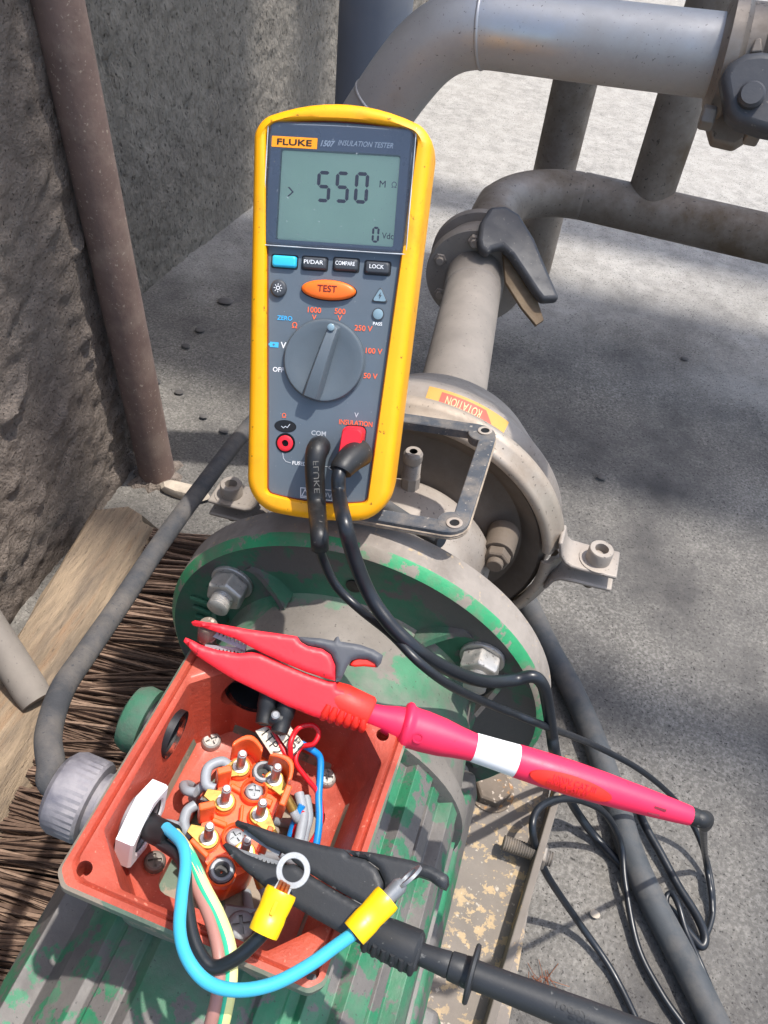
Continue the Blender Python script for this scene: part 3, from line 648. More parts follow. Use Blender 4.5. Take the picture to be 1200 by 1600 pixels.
mb.build('lettering', M['sticker_t'], stk, smooth=0)

# ================================================================== PIPEWORK
def arc(c, u, v, r, a0, a1, n=14): return [c + u * (r * math.cos(a0 + (a1 - a0) * i / n)) + v * (r * math.sin(a0 + (a1 - a0) * i / n)) for i in range(n + 1)]
X_, Y_, Z_ = V((1, 0, 0)), V((0, 1, 0)), V((0, 0, 1))
# discharge line: up behind the meter, elbow, off to the right
dp = thing('discharge_pipe', 'large shiny stainless elbow pipe running right from behind the yellow meter', 'pipe', loc=(-.07, .2, .3))
rp = .0200; zc = ay(900, 62, .205).z; hx = ay(1130, 89, .205).x
key = [ay(520, 340, .205), ay(538, 265, .205), ay(566, 214, .205), ay(600, 163, .205), ay(634, 116, .205), ay(668, 78, .205), ay(706, 54, .205), ay(755, 45, .205), ay(830, 53, .205), ay(900, 62, .205), ay(1000, 74, .205), ay(1060, 81, .205), ay(1130, 89, .205)]
path = [key[0] + V((.01, 0, -.10))] + spline(key, 4)
mb = MB(); mb.tube(path, rp, 48); mb.build('elbow_pipe', M['pipe'], dp, smooth=60)
for i in (13, 29):
    p = path[i]; t = (path[i + 1] - path[i - 1]).normalized(); mb = MB(); mb.lathe([(rp - .001, -.0015), (rp + .0004, -.0008), (rp + .0006, 0), (rp + .0004, .0008), (rp - .001, .0015)], p, t, 48); mb.build('weld_bead', M['pipe'], dp, smooth=60)
# flanged valve at the right end
vv = thing('butterfly_valve', 'black-lever valve with bolted flange at the right end of the large pipe', 'valve', loc=(hx, .2, zc))
vo = path[-1]; va = (path[-1] - path[-2]).normalized()
mb = MB(); mb.lathe([(rp * .8, -.004), (rp + .004, -.004), (rp + .010, -.001), (rp + .010, .005), (rp + .006, .008), (rp + .006, .016), (rp + .010, .019), (rp + .010, .025), (rp + .004, .028), (rp, .028)], vo, va, 48); mb.build('flange_ring', M['pipe_old'], vv)
mb = MB(); mb.lathe([(rp + .004, .026), (rp + .0045, .05), (rp, .055), (rp, .2)], vo, va, 40); mb.build('outlet', M['pipe'], vv)
FA = -FW
Ov = ay(1150, 140, .165)
def plate(name, pix, O, N, t0, t1, mat, parent, bevel=.001, seg=2, smooth=32):
    N = N.normalized(); O2 = O + N * t1
    P = [apl(x, y, O2, N) for x, y in pix]; mb = MB(); mb.prism(P, -N * (t1 - t0)); return mb.build(name, mat, parent, smooth, bevel, seg)
NV_ = (C - Ov).normalized() * .8 + Z_ * .35
lev = plate('lever_hub', [(1127, 118), (1140, 95), (1165, 80), (1192, 77), (1240, 84), (1250, 150), (1250, 214), (1195, 204), (1150, 190), (1136, 175)], Ov, NV_, -.012, .004, M['valveblack'], vv, .004, 3)
u_, w_, a_ = frame(NV_); mb = MB(); mb.lathe([(.0062, .003), (.0062, .006), (.005, .0075)], apl(1171, 156, Ov, NV_.normalized()) + NV_.normalized() * .0015, NV_, 24); mb.build('pivot_pin', M['valveblack'], lev)
plate('flange_ear', [(1105, 166), (1128, 172), (1168, 182), (1176, 196), (1170, 214), (1148, 228), (1112, 220), (1104, 190)], ay(1140, 198, .185), NV_, -.012, -.001, M['pipe_old'], vv, .0015)
for (x, y) in ((1110, 185), (1172, 207)):
    o = ay(x, y, .172); mb = MB(); hexring(o, -X_ if x < 1140 else X_, .0062, -.002, .005, mb); mb.build('flange_bolt', M['darksteel'], vv, smooth=20, bevel=.0004)
plate('bracket_tongue', [(1172, 82), (1180, 60), (1190, 58), (1192, 80)], Ov, NV_, -.008, -.002, M['pipe_old'], vv, .0008)
plate('clamp_strap', [(1160, 0), (1190, 0), (1184, 22), (1168, 36), (1156, 30)], ay(1170, 20, .2), NV_, -.006, .002, M['darksteel'], vv, .0012)

# tall pipe behind the elbow
tp = ay(584, 60, .40); tpo = thing('standpipe', 'grey upright pipe rising behind the elbow above the yellow meter', 'pipe', loc=(tp.x, .4, 0))
mb = MB(); mb.lathe([(.0285, -.01), (.0285, 1.3)], (tp.x, .4, 0), Z_, 40); mb.build('tube', M['pipe_blue'], tpo)
mb = MB(); mb.lathe([(.055, -.002), (.055, .008), (.053, .010), (.028, .010)], (tp.x, .4, 0), Z_, 40); mb.build('foot_plate', M['pipe_dust'], tpo)

# suction line with its valve and cross pipe
su = thing('suction_pipe', 'dusty pale pipe leading from the pump casing to the black-lever floor valve', 'pipe', loc=(0, .25, .2))
sA = V((-.002, .225, ZA)); sB = V((-.036, .505, ZA - .006)); sdir = (sB - sA).normalized(); sl_ = (sB - sA).length
mb = MB(); mb.lathe([(.05, -.012), (.048, .012), (.036, .022), (.0295, .03), (.0288, sl_ - .045), (.0300, sl_ - .043), (.0300, sl_ - .04), (.031, sl_ - .01), (.031, sl_)], sA, sdir, 48); mb.build('tube', M['pipe_dust'], su, smooth=30)
sv = thing('floor_valve', 'flanged butterfly valve with black hooked lever on the pump suction line', 'valve', loc=(sB.x, sB.y, 0))
mb = MB(); mb.lathe([(.028, -.010), (.052, -.010), (.053, -.006), (.053, .004), (.045, .006), (.045, .030), (.053, .032), (.053, .042), (.03, .044)], sB, sdir, 56); disc = mb.build('body', M['pipe_dust'], sv, smooth=30)
for a in (35, 100, 160, 215, 290):
    q = frame(sdir); o = sB + sdir * -.010 + X_ * (.0425 * math.cos(math.radians(a))) + Z_ * (.0425 * math.sin(math.radians(a))); mb = MB(); hexring(o, -sdir, .0068, 0, .006, mb); mb.cyl(o - sdir * .006, o - sdir * .011, .0038, n=14); mb.build('flange_bolt', M['dustmetal'], disc, smooth=25)
mb = MB(); mb.lathe([(.013, .04), (.013, .062), (.010, .064), (.010, .068)], sB + sdir * .018, Z_ * .95 + X_ * .25, 24); mb.build('stem', M['inner'], sv)
Ol = sB + sdir * .02 + V((.016, 0, .078)); NL = (Z_ * .8 - Y_ * .45 + X_ * .2).normalized()
lv = plate('lever', [(748, 372), (752, 345), (766, 322), (790, 320), (812, 333), (836, 372), (858, 425), (876, 466), (848, 468), (838, 455), (800, 398), (786, 384), (770, 388), (764, 396), (750, 386)], Ol, NL, -.013, .0, M['valveblack'], sv, .004, 3)
plate('notch_plate', [(786, 392), (800, 400), (838, 462), (850, 500), (838, 508), (815, 480), (790, 440)], Ol, NL, -.020, -.0155, M['rustplate'], sv, .0006)
# cross pipe: bend then along +X with two uprights
cp = thing('cross_pipe', 'weathered dull pipe bending from the floor valve and running right at mid height', 'pipe', loc=(.1, .74, 0))
ce = az(842, 318, ZA); yl = az(1000, 326, ZA).y; yr = az(1190, 372, ZA).y
bs_ = sB + sdir * .045; r2 = yl - bs_.y - .0
path = [bs_, bs_ + V((-.003, .03, 0))]
cc = V((bs_.x + .095, yl - .098, ZA)); path += arc(cc, -X_, Y_, .098, .12, math.pi / 2, 14)
path += [V((cc.x + .1 * i, yl + (yr - yl) * .35 * i, ZA)) for i in range(1, 8)]
mb = MB(); mb.tube(spline(path, 3), .0278, 44); mb.build('bend', M['pipe_old'], cp, smooth=60)
q = az(1012, 312, ZA); mb = MB(); mb.lathe([(.030, 0), (.0278, .012), (.0272, .03), (.0272, 1.0)], (q.x, yl + .006, ZA), Z_, 40); mb.build('riser', M['pipe_old'], cp, smooth=40)
lq = ay(884, 190, .93); lg = thing('pipe_leg', 'dull upright pipe standing behind the cross pipe bend', 'pipe', loc=(lq.x, .93, 0))
mb = MB(); mb.lathe([(.030, -.01), (.030, 1.2)], (lq.x, .93, 0), Z_, 40); mb.build('tube', M['pipe_old'], lg)

# ================================================================== LID GASKET FRAME lying on the pump under the meter
g_br = ay(714, 836, -.004); g_tr = ay(763, 684, .086); g_bl = ay(505, 808, -.010)
gR = (g_tr - g_br); gl = gR.length; gv = gR.normalized(); gx = g_bl - g_br; gx = (gx - gv * gx.dot(gv)).normalized(); gn = gv.cross(gx); gn = gn if gn.z > 0 else -gn
Mg = Matrix((-gx, gv, gn)).transposed().to_4x4(); Mg.translation = g_br
ga = thing('gasket_frame', 'square black gasket frame with screw eyelets propped under the yellow meter', 'gasket', M=Mg)
gw = .100
def gring(off, z): return [V((p.x - gw / 2, p.y + gl / 2, z)) for p in rpoly([(-gw / 2 - off, -gl / 2 - off), (gw / 2 + off, -gl / 2 - off), (gw / 2 + off, gl / 2 + off), (-gw / 2 - off, gl / 2 + off)], .006 + max(0, off), 6, 4)]
mb = MB(); mb.rings([gring(-.004, .0), gring(-.004, .005), gring(-.0035, .0055), gring(.0045, .0055), gring(.005, .005), gring(.005, .003)], cap0=False, cap1=False)
mb.build('rubber_face', M['gasket'], ga, local=True, smooth=40)
mb = MB(); mb.rings([gring(.005, .0030), gring(.0056, .0025), gring(.0050, .0018), gring(.0056, .0012), gring(.005, 0), gring(-.004, 0)], cap0=False, cap1=False)
mb.build('backing', M['gasket_edge'], ga, local=True, smooth=30)
for sx, sy in ((0, 0), (0, 1), (-1, 0), (-1, 1)):
    o = V((sx * gw, sy * gl, 0)); mb = MB()
    mb.lathe([(.0074, .0002), (.0074, .0052), (.0070, .0056), (.0034, .0056)], o + V((-.004 if sx == 0 else .004, .004 if sy == 0 else -.004, 0)), Z_, 24); tab = mb.build('corner_tab', M['gasket'], ga, local=True)
    mb = MB(); mb.lathe([(.0042, .0056), (.0042, .0063), (.0036, .0065), (.0026, .0063), (.0026, .0040)], o + V((-.002 if sx == 0 else .002, .002 if sy == 0 else -.002, 0)), Z_, 24, cap=False); mb.build('eyelet', M['dustmetal'], tab, local=True)
    mb = MB(); mb.lathe([(.0027, .0058), (.0027, .0059), (.0005, .0059)], o + V((-.002 if sx == 0 else .002, .002 if sy == 0 else -.002, 0)), Z_, 16); mb.build('eyelet_hole', M['black'], tab, local=True)

# ================================================================== INSULATION TESTER
def mrot(y, l, r):
    Rz = Matrix.Rotation(y, 3, 'Z'); Rx = Matrix.Rotation(-l, 3, 'X'); Ry = Matrix.Rotation(r, 3, 'Y'); return Rz @ Rx @ Ry
R0 = mrot(.10043538, .61987702, -.12930821)
KS = depth(ay(508, 801, -.026)) / depth(ay(508, 800, .012))      # the tester stands on the gasket frame
mo0 = ay(508, 801, -.026) + R0 @ V((-.0051 * KS, 0, 0))
RM = mrot(.10043538, .61987702, -.1057)
MM_ = (RM * KS).to_4x4(); MM_.translation = mo0
me_ = thing('insulation_tester', 'yellow and grey handheld insulation tester reading 550, leaning upright on the pump', 'meter', M=MM_)
Mti = MM_.inverted()
def ml(px, py, y=0):
    """photo pixel -> (x, z) on the meter's face plane y"""
    c = Mti @ C; d = Mti.to_3x3() @ ray(px, py); t = (y - c.y) / d.y; q = c + d * t; return V((q.x, q.z))
HM = .2113
def outl(off, y):
    pts = rpoly([(-.0398 - off, -.0005 - off), (.0402 + off, -.0005 - off), (.0482 + off, HM - .0062 + off), (-.0472 - off, HM - .0062 + off)], [.017 + off * .5, .017 + off * .5, .0085 + off * .5, .0085 + off * .5], 10, 10)
    out = []
    for p in pts:
        z = p.y; x = p.x
        if z > HM * .85: z += .0105 * max(0, 1 - (x / .046) ** 2) * min(1, (z - HM * .85) / (HM * .1))
        if z < HM * .12: z -= .004 * max(0, 1 - (x / .0385) ** 2) * min(1, (HM * .12 - z) / (HM * .1))
        out.append(V((x, y, z)))
    return out
def lft(P, d): return [V((p.x, p.y, p.z + d * max(0, 1 - p.z / .05))) for p in P]
def inl(y, off=0):
    pts = rpoly([(-.0285 - off, .0085 - off), (.0285 + off, .0085 - off), (.0402 + off, .2035 + off), (-.0402 - off, .2035 + off)], [.003, .003, .006, .006], 10, 10)
    return [V((p.x, y, p.y + (.0035 * max(0, 1 - (p.x / .04) ** 2) if p.y > .19 else 0) - (.003 * max(0, 1 - (p.x / .0285) ** 2) if p.y < .02 else 0))) for p in pts]
mb = MB()
mb.rings([inl(.004), inl(-.0028), inl(-.0040, .0007), outl(-.0050, -.0046), outl(-.0022, -.0036), outl(-.0006, -.0012), outl(0, .003), outl(.0004, .016), lft(outl(0, .031), .003), lft(outl(-.0012, .038), .007), lft(outl(-.0045, .0425), .011), lft(outl(-.009, .044), .014)], cap0=False)
mb.build('holster', M['yellow'], me_, local=True, smooth=40)
mb = MB(); mb.rings([inl(0, .0004), inl(.004, .0004)]); mb.build('front_panel', M['panel'], me_, local=True, smooth=30)
# thin red seam between holster and panel is the inner body
mb = MB(); mb.rings([inl(-.0006, -.0001), inl(-.0006, -.0006), inl(.0002, -.0007)], cap0=False, cap1=False); mb.build('panel_seam', pm('seam_red', (120, 52, 24), .6), me_, local=True)
# display
def quad(x0, x1, z0, z1, y, r=.002): return [V((p.x, y, p.y)) for p in rpoly([(x0, z0), (x1, z0), (x1, z1), (x0, z1)], r, 4, 2)]
p0 = ml(437, 236); p1 = ml(626, 240); p2 = ml(432, 378)
LX0, LX1 = -.0315, .0318; LZ0, LZ1 = ml(520, 381).y, ml(530, 239).y
BX0, BX1 = -.0378, .0372; BZ0, BZ1 = LZ0 - .0022, .2045
mb = MB(); mb.rings([quad(BX0, BX1, BZ0, BZ1, 0), quad(BX0, BX1, BZ0, BZ1, -.0018), quad(BX0 + .0008, BX1 - .0008, BZ0 + .0008, BZ1 - .0008, -.0024), quad(LX0, LX1, LZ0, LZ1, -.0024, .001), quad(LX0 + .0004, LX1 - .0004, LZ0 + .0004, LZ1 - .0004, -.0003, .001)], cap0=False, cap1=False)
bez = mb.build('display_bezel', M['bezel'], me_, local=True, smooth=25)
mb = MB(); mb.rings([quad(LX0 + .0003, LX1 - .0003, LZ0 + .0003, LZ1 - .0003, -.0004, .001), quad(LX0 + .0003, LX1 - .0003, LZ0 + .0003, LZ1 - .0003, 0, .001)]); lcd = mb.build('display_screen', M['lcd'], me_, local=True, smooth=0)
def seg7(mb, ch, cx, cz, wd, h, t, sl=0):
    S7 = {'5': 'afgcd', '0': 'abcdef', '8': 'abcdefg'}[ch]; g = t * .12; hw = wd / 2; hh = h / 2
    def bar(x0, z0, x1, z1):
        d = V((x1 - x0, z1 - z0)).normalized(); n = V((-d.y, d.x)) * t / 2; a = V((x0, z0)) + d * g; b = V((x1, z1)) - d * g
        P = [a, a + d * t / 2 + n, b - d * t / 2 + n, b, b - d * t / 2 - n, a + d * t / 2 - n]
        i0 = len(mb.v); mb.v += [V((cx + p.x + sl * p.y, -.00055, cz + p.y)) for p in P]; mb.face(tuple(i0 + k for k in range(6)))
    B = {'a': (-hw, hh, hw, hh), 'g': (-hw, 0, hw, 0), 'd': (-hw, -hh, hw, -hh), 'f': (-hw, 0, -hw, hh), 'b': (hw, 0, hw, hh), 'e': (-hw, -hh, -hw, 0), 'c': (hw, -hh, hw, 0)}
    for s in S7: bar(*B[s])
mb = MB()
for ch, px, py in (('5', 506, 292), ('5', 535, 293), ('0', 565, 294)):
    p = ml(px, py); seg7(mb, ch, p.x, p.y, .0056, .0140, .0018)
p = ml(587, 367); seg7(mb, '0', p.x, p.y, .0028, .0070, .0011)
p = ml(453, 300)
for s in (1, -1):
    i0 = len(mb.v); mb.v += [V((p.x - .0013, -.00055, p.y + s * .0024)), V((p.x + .0012, -.00055, p.y)), V((p.x + .0022, -.00055, p.y)), V((p.x - .0003, -.00055, p.y + s * .0024))]; mb.face((i0, i0 + 1, i0 + 2, i0 + 3))
mb.build('digits', M['segment'], lcd, local=True, smooth=0)
def word(s, px, py, h, mat, wdt=None, shear=0, bold=.016, y=-.00025, parent=me_, name='lettering', tilt=0):
    p = ml(px, py); mb = MB(); c, q = math.cos(tilt), math.sin(tilt)
    lettering(mb, s, lambda u, v: V((p.x + u * c - v * q, y, p.y + u * q + v * c)), h, wdt, shear, bold); return mb.build(name, mat, parent, local=True, smooth=0)
word('M', 598, 288, .0034, M['segment'], y=-.00055, parent=lcd, bold=0); word('Ω', 616, 289, .0030, M['seg_pale'], y=-.00055, parent=lcd, bold=0)
word('Vdc', 606, 369, .0032, M['segment'], .0062, y=-.00055, parent=lcd, bold=0)
# maker's badge and model name above the window
a = ml(427, 218); b_ = ml(497, 232); bc = (a + b_) / 2
mb = MB(); mb.rings([quad(a.x, b_.x, bc.y - .0027, bc.y + .0027, -.0030, .0003), quad(a.x, b_.x, bc.y - .0027, bc.y + .0027, -.0022, .0003)]); bdg = mb.build('badge', M['badge'], me_, local=True, smooth=0)
word('FLUKE', 462, 225, .0031, M['print_k'], .0185, y=-.0032, parent=bdg, bold=.02)
word('1507', 513.5, 226.5, .0032, M['print_w'], .0078, .3, .04, y=-.0026, parent=bez)
word('INSULATION TESTER', 572, 227.5, .0027, M['print_w'], .0290, .3, .012, y=-.0026, parent=bez)
# loose protective film over the window
mb = MB(); n = 16
def film(i, j):
    u, v = i / n, j / n; x = BX0 - .001 + (BX1 - BX0 + .0028) * u; z = BZ0 - .0012 + (BZ1 - BZ0 + .0015) * v
    e = max(0, u - .8) / .2; return V((x, -.0030 - .0004 * math.sin(u * 9) * math.sin(v * 7) - .0008 * e * e * (1 + math.sin(v * 6)), z))
for j in range(n + 1):
    for i in range(n + 1): mb.v.append(film(i, j))
for j in range(n):
    for i in range(n): k = j * (n + 1) + i; mb.face((k, k + 1, k + n + 2, k + n + 1))
ff = mb.build('window_film', M['film'], me_, local=True, smooth=60)
for P_ in ([film(0, j) for j in range(n + 1)], [film(n, j) for j in range(n + 1)], [film(i, 0) for i in range(n + 1)]):
    mb = MB(); mb.tube([p + V((0, -.0001, 0)) for p in P_], [.00022 + .00022 * random.random() for p in P_], 6); mb.build('film_edge', M['print_g'], ff, local=True, smooth=60)
# buttons
def button(name, px, py, wd, h, mat, t=.0026, r=.0013, label=None):
    p = ml(px, py); mb = MB(); Q = lambda o, y: [V((q.x + p.x, y, q.y + p.y)) for q in rpoly([(-wd / 2 - o, -h / 2 - o), (wd / 2 + o, -h / 2 - o), (wd / 2 + o, h / 2 + o), (-wd / 2 - o, h / 2 + o)], r, 5, 3)]
    mb.rings([Q(.0002, .0005), Q(0, -t * .7), Q(-.0005, -t * .95), Q(-.0011, -t)]); o = mb.build(name, mat, me_, local=True, smooth=50)
    if label: word(label, px - .5, py - 1.5, .0021, M['print_w'], None if len(label) < 5 else wd * .82, 0, .006, y=-t - .0001, parent=o)
    rim = MB(); rim.rings([Q(.0009, -.00012), Q(.0001, -.00012)], cap0=False, cap1=False); rim.build('button_slot', M['black'], o, local=True, smooth=0)
    return o
button('soft_button', 445, 409, .0130, .0058, M['btn_blue'])
button('function_button', 492, 412, .0128, .0060, M['btn'], label='PI/DAR'); button('function_button', 541, 414, .0128, .0060, M['btn'], label='COMPARE'); button('function_button', 590, 419, .0128, .0060, M['btn'], label='LOCK')
def ell(name, px, py, a, b, prof, mat, n=48):
    p = ml(px, py); mb = MB(); mb.rings([[V((p.x + (a * s) * math.cos(2 * math.pi * k / n), y, p.y + (b * s) * math.sin(2 * math.pi * k / n))) for k in range(n)] for s, y in prof]); return mb.build(name, mat, me_, local=True, smooth=50)
bl = ell('backlight_button', 436, 451, .0044, .0047, [(1, .0005), (1, -.0014), (.9, -.0021), (.75, -.0024)], M['btn'])
mb = MB(); p = ml(436, 450.5)
for k in range(8):
    an = k * math.pi / 4; d = V((math.cos(an), 0, math.sin(an))); n_ = V((-math.sin(an), 0, math.cos(an))) * .00018; c0 = V((p.x, -.00255, p.y)); i0 = len(mb.v)
    mb.v += [c0 + d * .0015 - n_, c0 + d * .0023 - n_, c0 + d * .0023 + n_, c0 + d * .0015 + n_]; mb.face((i0, i0 + 1, i0 + 2, i0 + 3))
mb.rings([[V((p.x + r * math.cos(2 * math.pi * k / 20), -.00255, p.y + r * math.sin(2 * math.pi * k / 20))) for k in range(20)] for r in (.0011, .0007)], cap0=False, cap1=False)
mb.build('sun_symbol', M['print_w'], bl, local=True, smooth=0)
ell('test_button_slot', 514, 454, .0153, .0056, [(1, -.0001), (.9, -.0001)], M['black'])
tb = ell('test_button', 514, 453.5, .0147, .0052, [(1, .0005), (1, -.0018), (.95, -.0027), (.82, -.0033), (.4, -.0036)], M['btn_test'])
word('TEST', 513, 452, .0036, pm('dark_red_print', (110, 28, 22), .5, var=.03, bump=0), None, 0, .02, y=-.0038, parent=tb)
# pilot lamps
p = ml(594, 461); mb = MB(); T = lambda s, y: [V((p.x + q.x, y, p.y + q.y)) for q in rpoly([(-.0042 * s, -.0035 * s), (.0042 * s, -.0035 * s), (0, .0041 * s)], .0008, 4, 2)]
mb.rings([T(1.12, .0002), T(1.1, -.0006), T(.95, -.0008)], cap1=False); mb.build('lamp_rim', M['btn'], me_, local=True)
mb = MB(); mb.rings([T(.96, 0), T(.92, -.0008)]); tl = mb.build('warning_lamp', M['lamp'], me_, local=True)
mb = MB(); zz = [(.0004, .0020), (-.0008, -.0001), (-.0001, -.0001), (-.0004, -.0020), (.0009, .0003), (.0002, .0003)]; mb.v += [V((p.x + a, -.00095, p.y + b - .0004)) for a, b in zz]; mb.face(tuple(range(6))); mb.build('bolt_symbol', M['btn'], tl, local=True, smooth=0)
ell('lamp_rim', 591, 491, .0033, .0034, [(1.0, .0002), (.98, -.0008), (.85, -.0008)], M['btn'])
ell('pass_lamp', 591, 491, .0028, .0029, [(1, 0), (.95, -.0010), (.5, -.0014)], M['lamp'])
word('PASS', 590, 506, .0018, M['print_w'])
# dial legends
O_, W_, B_ = M['print_o'], M['print_w'], M['print_b']
for s, x, y, h, mt_ in (('1000', 491.5, 484.5, .0030, O_), ('V', 491, 496, .0028, O_), ('500', 531.5, 486.5, .0030, O_), ('V', 531, 497, .0028, O_), ('250 V', 568, 513, .0030, O_), ('100 V', 584.5, 548.5, .0030, O_), ('50 V', 579, 587.5, .0030, O_),
                       ('ZERO', 445, 497, .0024, B_), ('Ω', 460.5, 508, .0032, O_), ('V', 443, 539.5, .0034, W_), ('OFF', 435, 577.5, .0026, W_), ('Ω', 444, 649, .0026, O_), ('COM', 498, 677, .0027, M['print_g']), ('V', 557, 648.5, .0026, M['print_g']), ('INSULATION', 556, 661, .0028, O_), ('FUSED', 468, 724, .0021, W_), ('CAT', 521, 731, .0020, W_)):
    word(s, x, y, h, mt_, {'INSULATION': .0185}.get(s))
p = ml(428, 538.5); mb = MB(); mb.v += [V((p.x + a, -.00025, p.y + b)) for a, b in ((-.0022, -.0014), (.0026, -.0014), (.0026, .0014), (-.0022, .0014))]; mb.face((0, 1, 2, 3)); mb.v += [V((p.x + a, -.00025, p.y + b)) for a, b in ((-.0029, -.0006), (-.0022, -.0006), (-.0022, .0006), (-.0029, .0006))]; mb.face((4, 5, 6, 7)); mb.build('battery_symbol', M['print_b'], me_, local=True, smooth=0)
word('+', 428, 538.5, .0015, M['panel'], y=-.0004, bold=.02)
def stroke(name, pix, wd, mat, close=False):
    P = [ml(*q) for q in pix]; mb = MB(); n = len(P)
    for i in range(n if close else n - 1):
        a, b = P[i], P[(i + 1) % n]; d = (b - a).normalized(); q = V((-d.y, d.x)) * wd / 2; a = a - d * wd * .5; b = b + d * wd * .5; i0 = len(mb.v)
        mb.v += [V((v.x, -.00025 - .00001 * i, v.y)) for v in (a + q, a - q, b - q, b + q)]; mb.face((i0, i0 + 1, i0 + 2, i0 + 3))
    return mb.build(name, mat, me_, local=True, smooth=0)
stroke('fuse_line', [(442, 708), (443, 716), (447, 721), (454, 723)], .0004, M['print_g']); stroke('fuse_line', [(500, 729), (512, 729)], .0004, M['print_g'])
stroke('rating_box', [(470, 762), (519, 766), (519, 782), (470, 777)], .0004, M['print_w'], True)
stroke('warning_triangle', [(471.5, 775), (477, 764.5), (482, 775.5)], .0004, M['print_w'], True)
word('600V', 505, 773, .0030, M['print_g'], .011)
# rotary switch
p = ml(507, 564); KR = .0222
mb = MB(); mb.lathe([(KR * 1.03, 0), (KR * 1.03, .0006), (KR, .0006), (KR, .0022), (KR * .965, .0034), (KR * .92, .0036), (KR * .72, .0022), (KR * .2, .0020)], V((p.x, 0, p.y)), (0, -1, 0), 72); kn = mb.build('rotary_knob', M['knob'], me_, local=True, smooth=40)
pa = ml(522, 511); pb = ml(485, 622); kd = (pa - pb).normalized(); kn_ = V((kd.y, -kd.x)); mid = V((p.x, p.y))
def kp(s, t, y): q = mid + kd * s + kn_ * t; return V((q.x, y, q.y))
mb = MB(); R = []
for s, wd, h in ((-.0212, .0045, .0030), (-.0208, .0048, .0080), (-.012, .0044, .0100), (.0, .0038, .0104), (.012, .0034, .0096), (.0188, .0031, .0072), (.0205, .0028, .0030)):
    R.append([kp(s, -wd * 1.15, -.0015), kp(s, -wd * .95, -h * .8), kp(s, -wd * .72, -h), kp(s, wd * .72, -h), kp(s, wd * .95, -h * .8), kp(s, wd * 1.15, -.0015)])
mb.rings(R); pt = mb.build('pointer', M['knob'], kn, local=True, smooth=30, bevel=.0006)
c_ = ml(521.5, 513); mb = MB(); mb.lathe([(.0019, .0080), (.0019, .0094), (.0014, .0097)], V((c_.x, 0, c_.y)), (0, -1, 0), 20); mb.build('pointer_dot', M['lamp'], kn, local=True)
# jacks
ell('shutter_slot', 446, 666, .0062, .0034, [(1, -.0002), (.93, -.0002), (.9, .001)], M['black'])
stroke('shutter_mark', [(440, 666), (443, 668.5), (446, 666), (449, 668), (453, 663)], .0004, M['print_g'])
ell('jack_recess', 446, 692, .0055, .0055, [(1, -.0002), (.9, -.0002)], M['black'])
p = ml(446, 692.5); mb = MB(); mb.lathe([(.0044, 0), (.0044, .0010), (.0036, .0014), (.0020, .0014), (.0018, .0002)], V((p.x, 0, p.y)), (0, -1, 0), 32, cap=False); mb.build('red_jack', M['plug_red'], me_, local=True)
ell('jack_recess', 498, 699, .0062, .0062, [(1, -.0002), (.9, -.0002)], M['black'])
p = ml(552, 694); mb = MB(); JR = lambda s, y: [V((p.x + q.x * s, y, p.y + q.y * s)) for q in rpoly([(-.0050, .0100), (.0066, .0100), (.0062, .0020), (.0060, -.0085), (-.0010, -.0110), (-.0066, -.0060)], .003, 5, 2)]
mb.rings([JR(1.06, -.0001), JR(1.06, -.0004)]); mb.build('jack_recess', M['black'], me_, local=True)

# ================================================================== TEST LEADS
def mw(px, py, y): q = ml(px, py, y); return MM_ @ V((q.x, y, q.y))
# black lead in COM
l1 = thing('black_test_lead', 'thin black test lead from the COM socket, its end looped on the floor', 'test lead', loc=tuple(mw(497, 697, -.006)))
boot = spline([mw(500, 698, -.001), mw(499, 698, -.006), mw(496, 702, -.012), mw(493, 715, -.0145), mw(492, 740, -.0145), mw(495, 790, -.014), ay(499, 835, -.056), ay(500, 856, -.058)], 6)
mb = MB(); n = len(boot); mb.tube(boot, [.0052 if i < n * .35 else .0052 - .0010 * min(1, (i / n - .35) * 2.2) for i in range(n)], 20); bo = mb.build('plug_boot', M['rubber'], l1, smooth=50)
ba_, bb_ = boot[int(n * .42)], boot[int(n * .80)]
nf = (C - ba_).normalized(); ax_ = (bb_ - ba_).normalized(); nf = (nf - ax_ * nf.dot(ax_)).normalized(); sx_ = ax_.cross(nf)
mb = MB(); lettering(mb, 'FLUKE', lambda u, v: ba_ + ax_ * (.012 + u) + sx_ * v + nf * .0053, .0026, .016, 0, 0); mb.build('moulded_lettering', M['rubber'], bo, smooth=0)
rt = .0022
cw = [ay(500, 852, -.058), ay(504, 872, -.058), ay(525, 915, -.060), ay(560, 950, -.064), ay(610, 990, -.076), ay(655, 1035, -.085), ay(705, 1072, -.080), ay(760, 1098, -.058), ay(805, 1116, -.046), ay(850, 1134, -.036), az(925, 1163, .15), az(1000, 1203, .10), az(1055, 1250, .055), az(1088, 1300, .025), az(1108, 1360, .008), az(1114, 1420, .004), az(1103, 1462, .004), az(1085, 1480, .007), az(1062, 1463, .010), az(1046, 1430, .010), az(1041, 1404, .010), az(1049, 1396, .012), az(1060, 1415, .015), az(1072, 1455, .012), az(1092, 1500, .006), az(1113, 1550, .004), az(1128, 1598, .004), az(1140, 1660, .004)]
mb = MB(); mb.tube(spline(cw, 8), rt, 12); mb.build('cable', M['rubber_clean'], l1, smooth=60)
